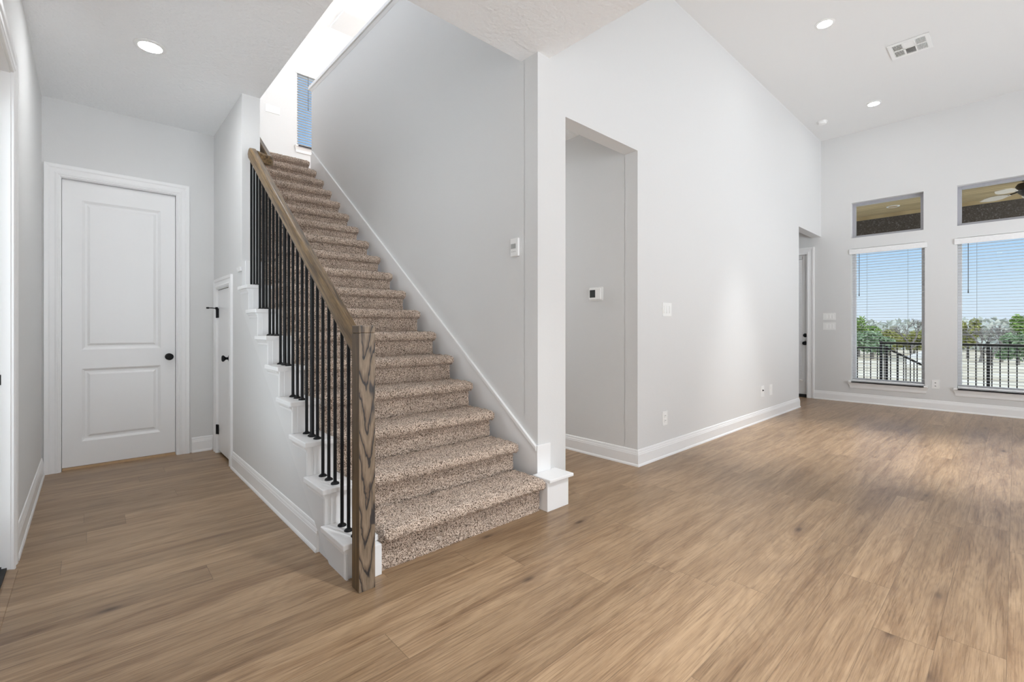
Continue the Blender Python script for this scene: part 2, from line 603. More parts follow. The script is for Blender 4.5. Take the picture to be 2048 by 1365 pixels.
def wall_grid(axis, a, b, u0, u1, z0, z1, holes=()):
    """wall between planes a and b of axis ('x' or 'y'), spanning u (the other axis) and z, with rectangular holes (u0,u1,z0,z1)"""
    us = sorted(set([u0, u1] + [h[i] for h in holes for i in (0, 1) if u0 < h[i] < u1]))
    zs = sorted(set([z0, z1] + [h[i] for h in holes for i in (2, 3) if z0 < h[i] < z1]))

    def solid(i, j):
        if i < 0 or j < 0 or i >= len(us) - 1 or j >= len(zs) - 1:
            return False
        cu, cz = (us[i] + us[i + 1]) / 2, (zs[j] + zs[j + 1]) / 2
        return not any(h[0] < cu < h[1] and h[2] < cz < h[3] for h in holes)

    def P(h, u, z):
        return (h, u, z) if axis == 'x' else (u, h, z)
    mb = MB()
    for i in range(len(us) - 1):
        for j in range(len(zs) - 1):
            if not solid(i, j):
                continue
            A, B, C, D = us[i], us[i + 1], zs[j], zs[j + 1]
            for h in (a, b):
                mb.add([P(h, A, C), P(h, B, C), P(h, B, D), P(h, A, D)], [(0, 1, 2, 3)])
            if not solid(i - 1, j):
                mb.add([P(a, A, C), P(b, A, C), P(b, A, D), P(a, A, D)], [(0, 1, 2, 3)])
            if not solid(i + 1, j):
                mb.add([P(a, B, C), P(b, B, C), P(b, B, D), P(a, B, D)], [(0, 1, 2, 3)])
            if not solid(i, j - 1):
                mb.add([P(a, A, C), P(b, A, C), P(b, B, C), P(a, B, C)], [(0, 1, 2, 3)])
            if not solid(i, j + 1):
                mb.add([P(a, A, D), P(b, A, D), P(b, B, D), P(a, B, D)], [(0, 1, 2, 3)])
    # weld
    key, vs, mp = {}, [], []
    for p in mb.v:
        k = (round(p[0], 5), round(p[1], 5), round(p[2], 5))
        if k not in key:
            key[k] = len(vs)
            vs.append(p)
        mp.append(key[k])
    out = MB()
    out.v = vs
    out.f = [tuple(mp[i] for i in q) for q in mb.f]
    return out


# ------------------------------------------------------------------ main dimensions (metres)
XL = -0.28            # left wall face
YB = 5.26             # back wall of the passage
XU0, XU1 = 0.893, 1.022   # wall under / beside the stairs
YSTUB = 4.14          # where that wall starts to run to the ceiling
YL = 2.17             # face of the long wall
XS = 2.225            # stair side wall face
XC = 2.508            # right edge of the pier
XH = 3.44             # right edge of the hall opening
XLE = 7.77            # far end of the long wall
XW = 8.93             # window wall face
ZC = 3.04             # lower ceiling
ZG = 4.27             # great room ceiling
ZF2 = 3.387           # upper floor
ZU = 5.83             # upper ceiling
YN = -3.3             # near limit of what is built
YU = 7.70             # far wall upstairs

# ------------------------------------------------------------------ floor, ceilings
structure(MB().box(-1.6, 9.0, YN, 6.6, -0.15, 0.0).build('floor', M['floor']), 'light brown oak plank floor running through hall and great room', 'floor')

cl = MB()
cl.box(XL - 0.2, 2.34, YN, 2.33, ZC, ZF2 - 0.02)
cl.box(XL - 0.2, XU1, 2.33, YB + 0.14, ZC, ZF2 - 0.02)
structure(cl.build('ceiling_lower', M['ceiling']), 'textured grey white ceiling over the hall and stair foot', 'ceiling')
structure(MB().box(2.34, XW + 0.16, YN, YL + 0.13, ZG, ZG + 0.2).build('ceiling_great', M['ceiling_smooth']), 'high smooth white ceiling of the great room', 'ceiling')
structure(MB().box(XU0, 6.4, 2.17, YU + 0.16, ZU, ZU + 0.15).build('ceiling_upper', M['ceiling_smooth']), 'bright white ceiling above the upstairs landing', 'ceiling')
uf = MB()
uf.box(XS + 0.115, 6.3, YL + 0.13, YU, ZC, ZF2)
uf.box(XU1, XS + 0.115, 6.56, YU, ZC + 0.1, ZF2 - 0.012)
structure(uf.build('floor_upper', M['carpet']), 'upstairs landing floor', 'floor')
structure(MB().box(XH - 0.95, XH + 0.1, 2.30, 6.3, 3.015, 3.035).build('ceiling_passage', M['ceiling']), 'ceiling inside the dim side passage', 'ceiling')

# ------------------------------------------------------------------ walls
# left wall with the entrance doorway
DL0, DL1, DLH = 2.33, 3.30, 2.43
structure(wall_grid('x', XL, XL - 0.16, YN, YB + 0.14, -0.01, ZC, [(DL0, DL1, -0.02, DLH)]).build('wall_left', M['wall']), 'pale grey wall along the left edge', 'wall')
# back wall of the passage with the panelled door
BD0, BD1, BDH = -0.183, 0.612, 2.425
structure(wall_grid('y', YB, YB + 0.14, XL - 0.16, XU0, -0.01, ZC, [(BD0, BD1, -0.02, BDH)]).build('wall_back', M['wall']), 'grey wall around the tall two panel door', 'wall')

# wall under the stairs: stepped top, closet doorway, full height beyond the stub
CAPZ = lambda i: 0.177 + 0.1895 * (i - 1)
CAPY = lambda i: 2.085 + 0.252 * (i - 1)
CD0, CD1, CDH = 4.535, 5.095, 1.552
us = MB()
for i in range(1, 9):
    y0 = CAPY(i) + 0.047
    y1 = CAPY(i + 1) + 0.047 if i < 8 else YSTUB
    us.box(XU0, XU1, y0, y1, -0.01, CAPZ(i) - 0.03)
us.box(XU0, XU1, YSTUB, CD0, -0.01, ZC)
us.box(XU0, XU1, CD0, CD1, CDH, ZC)
us.box(XU0, XU1, CD1, YB + 0.14, -0.01, ZC)
structure(us.build('wall_under_stairs', M['wall']), 'grey wall under the stairs with stepped top and closet door', 'wall')
structure(wall_grid('x', XU0, XU1, 2.33, YU, ZF2 - 0.02, ZU, [(2.7, 4.8, 4.85, 5.6), (5.2, 7.3, 4.85, 5.6)]).build('wall_upper_left', M['wall']))  # unseen high openings added to light the stairwell
structure(wall_grid('y', YN, YN - 0.15, XL - 0.16, XW + 0.16, -0.01, ZG + 0.02, [(XL + 0.1, 2.2, -0.02, 2.6), (4.3, 7.3, -0.02, 2.2)]).build('wall_rear', M['wall']))  # unseen wall added for bounce, with openings letting the glow in
structure(wall_grid('x', XU0 + 0.02, XU1, YB + 0.14, YU, ZC - 0.5, ZF2 - 0.02).build('wall_stair_left', M['wall']))

# right stair wall: full below, knee wall above
KZ = 4.405
structure(wall_grid('x', XS, XS + 0.115, YL + 0.128, 6.45, -0.01, KZ).build('wall_stair_right', M['wall']), 'large grey wall along the right side of the stairs', 'wall')
structure(wall_grid('y', 2.33, 2.31, XU1, XS, ZF2 - 0.02, ZU).build('wall_upper_near', M['wall']))
# long wall of the great room
structure(wall_grid('y', YL, YL + 0.13, XS, XW + 0.002, -0.01, ZG + 0.02, [(XC, XH, -0.02, 2.688), (XLE, XW + 0.01, -0.02, 2.685)]).build('wall_long', M['wall']), 'long bright white wall between the two openings', 'wall')
structure(wall_grid('y', 2.19, 2.31, XS, 6.4, ZG + 0.02, ZU).build('wall_upper_front', M['wall']))
# side passage behind the opening
structure(wall_grid('x', XH, XH + 0.1, YL + 0.128, 6.3, -0.01, ZC).build('wall_passage', M['wall']), 'shaded wall inside the opening with the thermostat', 'wall')
structure(wall_grid('y', 6.2, 6.3, XS + 0.115, XH, -0.01, ZC).build('wall_passage_end', M['wall']))
# alcove at the exterior door
structure(wall_grid('x', XLE - 0.1, XLE, YL + 0.13, 3.7, -0.01, 2.98).build('wall_alcove_side', M['wall']))
structure(wall_grid('y', 3.6, 3.7, XLE, XW, -0.01, 2.98).build('wall_alcove_end', M['wall']))
structure(MB().box(XLE - 0.1, XW + 0.16, YL + 0.13, 3.7, 2.95, 3.05).build('ceiling_alcove', M['ceiling_smooth']))
# window wall
W1 = (0.885, 1.757, 0.335, 2.43)
T1 = (0.898, 1.760, 2.603, 3.162)
W2 = (-0.327, 0.545, 0.335, 2.43)
T2 = (-0.315, 0.547, 2.603, 3.164)
ED = (2.372, 3.287, -0.02, 2.425)
structure(wall_grid('x', XW, XW + 0.16, YN, 3.7, -0.01, ZG + 0.02, [W1, T1, W2, T2, ED]).build('wall_window', M['wall']), 'white end wall with two tall windows and transoms above', 'wall')
# upstairs far wall with its window
UW = (2.432, 3.05, 4.075, 5.31)
structure(wall_grid('y', YU, YU + 0.16, XU0, 6.4, ZC, ZU, [UW]).build('wall_upper_far', M['wall']), 'bright white wall at the top of the stairs', 'wall')
# great room side of the upper storey
structure(wall_grid('x', 2.34, 2.30, YN, 2.31, ZF2 - 0.02, ZG).build('wall_upper_side', M['wall']))


# ------------------------------------------------------------------ mouldings
BASE = [(0.0, 0.0), (0.021, 0.0), (0.020, 0.010), (0.0155, 0.019), (0.0135, 0.020), (0.0135, 0.098), (0.0115, 0.103), (0.0115, 0.108), (0.0095, 0.116), (0.0075, 0.120), (0.0075, 0.126), (0.0045, 0.138), (0.0, 0.141)]


def run(mb, prof, p0, p1, nrm, m0=0, m1=0):
    """straight moulding: prof (depth, height); p0,p1 on the wall at the floor; nrm away from the wall; m0/m1 mitre +1 outer, -1 inner"""
    p0, p1, nrm = Vector(p0), Vector(p1), Vector(nrm)
    d = (p1 - p0).normalized()
    n = len(prof)
    vs = [p0 + nrm * a + Vector((0, 0, h)) - d * (m0 * a) for a, h in prof]
    vs += [p1 + nrm * a + Vector((0, 0, h)) + d * (m1 * a) for a, h in prof]
    fs = [(i, i + n, (i + 1) % n + n, (i + 1) % n) for i in range(n)]
    fs += [tuple(range(n - 1, -1, -1)), tuple(range(n, 2 * n))]
    mb.add(vs, fs)


b = MB(); run(b, BASE, (XL, DL1 + 0.105, 0), (XL, YB, 0), (1, 0, 0), 0, -1)
run(b, BASE, (XL, YN, 0), (XL, DL0 - 0.105, 0), (1, 0, 0))
structure(b.build('baseboard_left', M['trim']), 'white baseboard along the left wall', 'baseboard')
b = MB(); run(b, BASE, (0.714, YB, 0), (XU0, YB, 0), (0, -1, 0), 0, -1)
structure(b.build('baseboard_back', M['trim']), 'short white baseboard between door and closet corner', 'baseboard')
b = MB(); run(b, BASE, (XU0, 2.475, 0), (XU0, CD0 - 0.092, 0), (-1, 0, 0))
structure(b.build('baseboard_under_stairs', M['trim']), 'white baseboard below the stepped stair wall', 'baseboard')
b = MB(); run(b, BASE, (XH, YL, 0), (XLE, YL, 0), (0, -1, 0), 1, 1)
run(b, BASE, (XLE, YL, 0), (XLE, YL + 0.13, 0), (1, 0, 0), 1, 0)
structure(b.build('baseboard_long', M['trim']), 'white baseboard along the long bright wall', 'baseboard')
b = MB(); run(b, BASE, (XH, YL, 0), (XH, 6.2, 0), (-1, 0, 0), 1, -1)
structure(b.build('baseboard_passage', M['trim']), 'white baseboard inside the side passage', 'baseboard')
b = MB(); run(b, BASE, (XW, YN, 0), (XW, 2.266, 0), (-1, 0, 0))
structure(b.build('baseboard_window', M['trim']), 'white baseboard under the windows', 'baseboard')
b = MB(); run(b, BASE, (XC, YL, 0), (XC, 6.2, 0), (1, 0, 0), 0, 0)
structure(b.build('baseboard_pier', M['trim']))

# knee-wall cap
k = MB()
k.box(XS - 0.035, XS + 0.15, 2.33, 6.485, KZ, KZ + 0.045)
k.prism([(XS - 0.0, KZ - 0.035), (XS - 0.022, KZ), (XS + 0.0, KZ)], 'y', 2.33, 6.46)
structure(k.build('trim_1', M['trim'], bevel=0.006), 'white cap rail on top of the stair knee wall', 'trim')

# wall skirt up the right side of the stairs
SKZ = lambda y: 0.405 + 0.7524 * (y - 2.202)
sk = MB()
sk.prism([(YL, 0.0), (YL, SKZ(YL) - 0.018), (6.40, SKZ(6.40) - 0.018), (6.45, 3.5), (6.45, 3.0)], 'x', XS - 0.014, XS)
sk.prism([(YL, SKZ(YL) - 0.03), (YL, SKZ(YL)), (6.40, SKZ(6.40)), (6.40, SKZ(6.40) - 0.03)], 'x', XS - 0.020, XS)
sk.box(XS - 0.016, XS + 0.115, YL - 0.013, YL, 0.0, 0.39)
structure(sk.build('trim_2', M['trim'], bevel=0.003), 'white skirt board rising along the right stair wall', 'trim')

# ------------------------------------------------------------------ casing helper
CAS = [(0.0, 0.0), (0.0, 0.010), (0.006, 0.013), (0.012, 0.013), (0.016, 0.016), (0.022, 0.016), (0.034, 0.012), (0.060, 0.012), (0.070, 0.017), (0.092, 0.019), (0.095, 0.017), (0.095, 0.0)]


def casing(mb, axis, h, sgn, u0, u1, z0, zt, w=0.095):
    """three-sided mitred casing round an opening u0..u1, z0..zt on wall plane axis=h, standing out towards sgn"""
    k = w / 0.095
    prof = [(a * k, d) for a, d in CAS]

    def P(u, z, d):
        return (h + sgn * d, u, z) if axis == 'x' else (u, h + sgn * d, z)
    rows = []
    for a, d in prof:
        rows.append([P(u0 - a, z0, d), P(u0 - a, zt + a, d), P(u1 + a, zt + a, d), P(u1 + a, z0, d)])
    n = len(rows)
    vs = [q for r in rows for q in r]
    fs = []
    for i in range(n - 1):
        for j in range(3):
            fs.append((i * 4 + j, i * 4 + j + 1, (i + 1) * 4 + j + 1, (i + 1) * 4 + j))
    mb.add(vs, fs)


def jamb(mb, axis, h0, h1, u0, u1, z0, zt, t=0.016):
    """three thin boards lining an opening"""
    def bx(ua, ub, za, zb):
        if axis == 'x':
            mb.box(h0, h1, ua, ub, za, zb)
        else:
            mb.box(ua, ub, h0, h1, za, zb)
    bx(u0, u0 + t, z0, zt)
    bx(u1 - t, u1, z0, zt)
    bx(u0 + t, u1 - t, zt - t, zt)


def panel_face(mb, axis, h, sgn, u0, u1, z0, z1, panels, thick=0.035):
    """door leaf whose front face (plane h, facing sgn) carries raised panels"""
    def P(u, z, d):
        return (h - sgn * d, u, z) if axis == 'x' else (u, h - sgn * d, z)
    us = sorted(set([u0, u1] + [p[i] for p in panels for i in (0, 1)]))
    zs = sorted(set([z0, z1] + [p[i] for p in panels for i in (2, 3)]))
    for i in range(len(us) - 1):
        for j in range(len(zs) - 1):
            cu, cz = (us[i] + us[i + 1]) / 2, (zs[j] + zs[j + 1]) / 2
            if any(p[0] < cu < p[1] and p[2] < cz < p[3] for p in panels):
                continue
            mb.add([P(us[i], zs[j], 0), P(us[i + 1], zs[j], 0), P(us[i + 1], zs[j + 1], 0), P(us[i], zs[j + 1], 0)], [(0, 1, 2, 3)])
    for p in panels:
        rings = []
        for ins, dep in ((0, 0), (0.004, 0.003), (0.020, 0.013), (0.034, 0.013), (0.052, 0.004)):
            rings.append([P(p[0] + ins, p[2] + ins, dep), P(p[1] - ins, p[2] + ins, dep), P(p[1] - ins, p[3] - ins, dep), P(p[0] + ins, p[3] - ins, dep)])
        vs = [q for r in rings for q in r]
        fs = []
        for r in range(len(rings) - 1):
            for j in range(4):
                fs.append((r * 4 + j, r * 4 + (j + 1) % 4, r * 4 + 4 + (j + 1) % 4, r * 4 + 4 + j))
        fs.append(tuple(range((len(rings) - 1) * 4, len(rings) * 4)))
        mb.add(vs, fs)
    B = [P(u0, z0, 0), P(u1, z0, 0), P(u1, z1, 0), P(u0, z1, 0), P(u0, z0, thick), P(u1, z0, thick), P(u1, z1, thick), P(u0, z1, thick)]
    mb.add(B, [(4, 5, 6, 7), (0, 1, 5, 4), (1, 2, 6, 5), (2, 3, 7, 6), (3, 0, 4, 7)])


# ------------------------------------------------------------------ door_1: tall two-panel door
d1 = holder('door_1', 'tall white two panel door with black knob at the hall end', 'door', (0.2145, YB, 0))
m_ = MB(); casing(m_, 'y', YB, -1, BD0 + 0.01, BD1 - 0.01, 0, BDH - 0.01); m_.build('casing', M['trim'], d1)
m_ = MB(); jamb(m_, 'y', YB, YB + 0.13, BD0, BD1, 0, BDH)
m_.box(BD0 + 0.016, BD0 + 0.030, YB + 0.075, YB + 0.13, 0, BDH - 0.016)
m_.box(BD1 - 0.030, BD1 - 0.016, YB + 0.075, YB + 0.13, 0, BDH - 0.016)
m_.build('jamb', M['trim'], d1)
m_ = MB()
sx0, sx1 = BD0 + 0.019, BD1 - 0.019
panel_face(m_, 'y', YB + 0.038, -1, sx0, sx1, 0.022, BDH - 0.02, [(-0.045, 0.484, 0.995, 2.25), (-0.045, 0.484, 0.225, 0.835)])
m_.build('door_slab', M['trim'], d1)
m_ = MB(); m_.box(sx0, sx1, YB + 0.03, YB + 0.10, 0.0, 0.018); m_.build('threshold', M['oak_strip'], d1)
m_ = MB()
m_.lathe([(0.031, 0), (0.031, 0.006), (0.024, 0.010), (0.011, 0.012), (0.011, 0.030), (0.022, 0.036), (0.030, 0.044), (0.0305, 0.052), (0.026, 0.060), (0.010, 0.064)], (0.546, YB + 0.038, 0.913), '-y', 28)
m_.build('knob', M['black'], d1, smooth=True)

# ------------------------------------------------------------------ door_2: closet door under the stairs
d2 = holder('door_2', 'low white closet door with black knob under the stairs', 'door', (XU0, 4.815, 0))
m_ = MB(); casing(m_, 'x', XU0, -1, CD0 + 0.008, CD1 - 0.008, 0, CDH - 0.008, 0.090); m_.build('casing', M['trim'], d2)
m_ = MB(); jamb(m_, 'x', XU0, XU0 + 0.10, CD0, CD1, 0, CDH, 0.014); m_.build('jamb', M['trim'], d2)
m_ = MB(); m_.box(XU0 + 0.006, XU0 + 0.041, CD0 + 0.017, CD1 - 0.017, 0.028, CDH - 0.020); m_.build('door_slab', M['trim'], d2, bevel=0.002)
m_ = MB(); m_.box(XU0 + 0.06, XU0 + 0.09, CD0, CD1, 0.0, CDH); m_.build('closet_shade', M['shade_black'], d2)  # black sheet painted as the unlit closet behind the leaf
m_ = MB()
m_.lathe([(0.032, 0), (0.032, 0.006), (0.022, 0.010), (0.011, 0.014), (0.011, 0.030), (0.020, 0.038), (0.027, 0.046), (0.027, 0.056), (0.020, 0.060)], (XU0 + 0.006, 4.600, 0.915), '-x', 28)
m_.build('knob', M['black'], d2, smooth=True)
for hz in (0.224, 1.318):
    m_ = MB(); m_.tube([(XU0 - 0.007, CD1 - 0.014, hz - 0.045), (XU0 - 0.007, CD1 - 0.014, hz + 0.045)], 0.0075, 10)
    m_.box(XU0 - 0.004, XU0 + 0.007, CD1 - 0.042, CD1 + 0.012, hz - 0.044, hz + 0.044)
    hg = m_.build('hinge', M['black'], d2)
m_ = MB()
m_.tube([(XU0 - 0.008, CD1 - 0.014, 1.362), (XU0 - 0.045, CD1 - 0.005, 1.366), (XU0 - 0.068, CD1 + 0.01, 1.366)], 0.0045, 8)
m_.tube([(XU0 - 0.066, CD1 + 0.008, 1.366), (XU0 - 0.082, CD1 + 0.02, 1.366)], 0.0085, 10)
m_.tube([(XU0 - 0.008, CD1 - 0.014, 1.352), (XU0 - 0.008, CD1 - 0.014, 1.374)], 0.011, 10)
m_.build('door_stop', M['black'], d2)

# ------------------------------------------------------------------ door_3: doorway in the left wall
d3 = holder('door_3', 'white doorway cut off by the left edge of the view', 'door', (XL, 2.815, 0))
m_ = MB(); casing(m_, 'x', XL, 1, DL0 + 0.008, DL1 - 0.008, 0, DLH - 0.008); m_.build('casing', M['trim'], d3)
m_ = MB(); jamb(m_, 'x', XL - 0.16, XL, DL0, DL1, 0, DLH); m_.build('jamb', M['trim'], d3)
m_ = wall_grid('x', XL - 0.10, XL - 0.145, DL0 + 0.018, DL1 - 0.018, 0.032, DLH - 0.02, [(DL0 + 0.19, DL1 - 0.19, 0.26, DLH - 0.2)]); m_.build('door_slab', M['trim'], d3)
m_ = MB(); m_.box(XL - 0.126, XL - 0.118, DL0 + 0.19, DL1 - 0.19, 0.26, DLH - 0.2); m_.build('pane', M['glass'], d3)  # unseen glazing added to let daylight into the hall
m_ = MB(); m_.box(XL - 0.16, XL - 0.012, DL0 + 0.016, DL1 - 0.016, 0.0, 0.022); m_.box(XL - 0.10, XL - 0.03, DL0 + 0.016, DL1 - 0.016, 0.022, 0.032); m_.build('threshold', M['rubber'], d3)
m_ = MB(); m_.prism([(XL - 0.012, 0), (XL + 0.026, 0), (XL + 0.024, 0.004), (XL - 0.004, 0.012), (XL - 0.012, 0.012)], 'y', DL0 - 0.02, DL1 - 0.02); m_.build('floor_reducer', M['floor'], d3)
m_ = MB(); m_.box(XL - 0.06, XL - 0.031, DL1 - 0.0185, DL1 - 0.015, 0.905, 0.955); m_.build('strike_plate', M['black'], d3)

# ------------------------------------------------------------------ door_4: glazed exterior door in the alcove
d4 = holder('door_4', 'white exterior door with blinds and black locks in the far alcove', 'door', (XW, 2.83, 0))
m_ = MB(); casing(m_, 'x', XW, -1, ED[0] + 0.004, ED[1] - 0.004, 0, ED[3] - 0.0, 0.108); m_.build('casing', M['trim'], d4)
m_ = MB(); jamb(m_, 'x', XW, XW + 0.15, ED[0] - 0.012, ED[1] + 0.012, 0, ED[3] + 0.012); m_.build('jamb', M['trim'], d4)
m_ = wall_grid('x', XW + 0.055, XW + 0.10, ED[0] + 0.006, ED[1] - 0.006, 0.05, ED[3] - 0.008, [(ED[0] + 0.14, ED[1] - 0.14, 0.30, 2.27)])
m_.build('door_slab', M['trim'], d4)
m_ = MB(); m_.box(XW + 0.072, XW + 0.080, ED[0] + 0.14, ED[1] - 0.14, 0.30, 2.27); m_.build('pane', M['glass'], d4)
m_ = MB(); m_.box(XW + 0.02, XW + 0.12, ED[0] + 0.004, ED[1] - 0.004, 0.0, 0.05); m_.build('threshold', M['rubber'], d4)
m_ = MB(); m_.lathe([(0.033, 0), (0.033, 0.010), (0.026, 0.016), (0.022, 0.024)], (XW + 0.055, 2.412, 1.052), '-x', 24); m_.build('deadbolt', M['black'], d4, smooth=True)
m_ = MB(); m_.lathe([(0.033, 0), (0.033, 0.008), (0.013, 0.012), (0.013, 0.034), (0.026, 0.042), (0.031, 0.052), (0.028, 0.064), (0.012, 0.068)], (XW + 0.055, 2.414, 0.918), '-x', 24); m_.build('knob', M['black'], d4, smooth=True)


# ------------------------------------------------------------------ windows
def window(name, label, axis, h, sgn, op, sill=True, fw=0.042, deep=0.085, mat='vinyl'):
    """vinyl window set deep in its opening; sgn points outdoors"""
    u0, u1, z0, z1 = op
    W = holder(name, label, 'window', ((h, (u0 + u1) / 2, z0) if axis == 'x' else ((u0 + u1) / 2, h, z0)))

    def bx(mb, ha, hb, ua, ub, za, zb):
        if axis == 'x':
            mb.box(h + sgn * ha, h + sgn * hb, ua, ub, za, zb)
        else:
            mb.box(ua, ub, h + sgn * ha, h + sgn * hb, za, zb)
    f = MB()
    bx(f, deep, deep + 0.06, u0, u0 + fw, z0, z1)
    bx(f, deep, deep + 0.06, u1 - fw, u1, z0, z1)
    bx(f, deep, deep + 0.06, u0 + fw, u1 - fw, z0, z0 + fw)
    bx(f, deep, deep + 0.06, u0 + fw, u1 - fw, z1 - fw, z1)
    f.build('frame', M[mat], W, bevel=0.004)
    g = MB(); bx(g, deep + 0.028, deep + 0.034, u0 + fw - 0.004, u1 - fw + 0.004, z0 + fw - 0.004, z1 - fw + 0.004)
    g.build('pane', M['glass'], W)
    if sill:
        s = MB()
        bx(s, -0.048, deep, u0 - 0.0, u1 + 0.0, z0 - 0.024, z0 + 0.004)
        bx(s, -0.048, 0.0, u0 - 0.036, u1 + 0.036, z0 - 0.024, z0 + 0.004)
        s.build('sill', M['trim'], W, bevel=0.006)
        a = MB()
        pr = [(0.0, -0.110), (-0.006, -0.112), (-0.014, -0.104), (-0.015, -0.07), (-0.020, -0.055), (-0.028, -0.035), (-0.034, -0.024), (0.0, -0.024)]
        n = len(pr)
        def P(u, q):
            return (h + sgn * q[0], u, z0 + q[1]) if axis == 'x' else (u, h + sgn * q[0], z0 + q[1])
        vs = [P(u0 - 0.004 + q[0] * 0.85 - (q[1] + 0.11) * 0.15, q) for q in pr] + [P(u1 + 0.004 - q[0] * 0.85 + (q[1] + 0.11) * 0.15, q) for q in pr]
        fs = [(i, i + n, (i + 1) % n + n, (i + 1) % n) for i in range(n)] + [tuple(range(n)), tuple(range(2 * n - 1, n - 1, -1))]
        a.add(vs, fs)
        a.build('apron', M['trim'], W)
    return W


window('window_1', 'tall window with blinds nearest the alcove door', 'x', XW, 1, W1)
window('window_2', 'tall window with blinds at the right edge of the view', 'x', XW, 1, W2)
window('window_3', 'transom window above the tall window nearest the alcove', 'x', XW, 1, T1, sill=False, mat='vinyl_shaded')
window('window_4', 'transom window at the right edge with a fan outside', 'x', XW, 1, T2, sill=False, mat='vinyl_shaded')
window('window_5', 'narrow upstairs window at the top of the stairs', 'y', YU, 1, UW)


def blind(name, label, axis, h, sgn, op, ztop, wand_u, wand_len, pitch=0.0415, val=(0.03, 0.018), slat_w=0.048, tilt=0.0, inset=0.045, frontval=True, group=None, wand_front=-0.012, ladders=2, mat='slat'):
    u0, u1, z0 = op
    B = thing(name, label, 'blind', ((h, (u0 + u1) / 2, z0) if axis == 'x' else ((u0 + u1) / 2, h, z0)), group)

    def P(a, u, z):
        return (h + sgn * a, u, z) if axis == 'x' else (u, h + sgn * a, z)
    s = MB()
    z = z0 + 0.045
    while z < ztop - 0.05:
        dz = math.tan(tilt) * slat_w / 2
        a0, a1 = inset - slat_w / 2, inset + slat_w / 2
        pr = [(a0, z - dz), (a0, z - dz + 0.0028), ((a0 + a1) / 2, z + 0.0045), (a1, z + dz + 0.0028), (a1, z + dz), ((a0 + a1) / 2, z + 0.0015)]
        n = len(pr)
        vs = [P(q[0], u0 + 0.006, q[1]) for q in pr] + [P(q[0], u1 - 0.006, q[1]) for q in pr]
        s.add(vs, [(i, i + n, (i + 1) % n + n, (i + 1) % n) for i in range(n)] + [tuple(range(n)), tuple(range(2 * n - 1, n - 1, -1))])
        z += pitch
    s.build('slats', M[mat], B)

    def bxs(nm, ha, hb, ua, ub, za, zb, mat, bev=0.003):
        m = MB()
        p, q = P(ha, ua, za), P(hb, ub, zb)
        m.box(p[0], q[0], p[1], q[1], p[2], q[2])
        return m.build(nm, mat, B, bevel=bev)
    bxs('bottom_rail', inset - 0.026, inset + 0.026, u0 + 0.006, u1 - 0.006, z0 + 0.006, z0 + 0.026, M['valance'])
    bxs('head_rail', inset - 0.028, inset + 0.028, u0 + 0.004, u1 - 0.004, ztop - 0.05, ztop, M['slat'])
    if frontval:
        bxs('valance', -val[1], -0.001, u0 - val[0], u1 + val[0], ztop - 0.076, ztop + 0.006, M['valance'], 0.005)
    m = MB()
    for k in range(ladders):
        u = u0 + (u1 - u0) * ((k + 0.5) / ladders if ladders > 2 else (0.22, 0.78)[k])
        for a in (inset - slat_w / 2 - 0.002, inset + slat_w / 2 + 0.002):
            m.tube([P(a, u, z0 + 0.02), P(a, u, ztop - 0.04)], 0.0009, 5)
    m.build('ladder_cord', M['cord'], B)
    if wand_len:
        m = MB()
        m.tube([P(wand_front, wand_u, ztop - 0.07), P(wand_front, wand_u, ztop - wand_len + 0.06), P(wand_front, wand_u, ztop - wand_len)], [0.0036, 0.0036, 0.007], 8)
        m.build('wand', M['wand'], B)
    return B


blind('window_blind', 'open white slat blind on the tall window nearest the alcove door', 'x', XW, 1, (W1[0], W1[1], W1[2]), 2.418, 1.655, 0.74)
blind('window_blind', 'open white slat blind on the tall window at the right edge', 'x', XW, 1, (W2[0], W2[1], W2[2]), 2.418, 0.435, 0.76)
blind('window_blind', 'narrow white slat blind on the upstairs window', 'y', YU, 1, (UW[0], UW[1], UW[2]), 5.30, 2.60, 0.62)
blind('door_blind', 'white slat blind hanging on the exterior door in the alcove', 'x', XW + 0.055, -1, (ED[0] + 0.075, ED[1] - 0.075, 0.27), 2.395, 2.6, 0, inset=0.026, tilt=0.9, slat_w=0.04, frontval=False, mat='valance')

# ------------------------------------------------------------------ staircase
ST = thing('staircase', 'straight flight of brown carpeted stairs with white stepped tread ends', 'stairs', (1.55, 2.02, 0))
RISE, GO, NS = 0.1868, 0.2511, 18
CX0, CX1 = 1.034, 2.150


def carpet_profile():
    # (y,z) with the nose tip at y=0, pile top at z=0; from back of tread round the nose to the bottom of the riser
    pts = []
    pts += [(0.285 - i * (0.285 - 0.036) / 50, 0.0) for i in range(50)]
    R = 0.034
    for i in range(18):
        a = math.pi / 2 + math.pi * i / 17 * 0.97
        pts.append((0.036 + R * 1.05 * math.cos(a), -R + R * math.sin(a)))
    last = pts[-1]
    pts += [(0.043, -0.0690), (0.050, -0.0695), (0.056, -0.072)]
    pts += [(0.058, -0.074 - i * 0.0049) for i in range(1, 30)]
    return pts


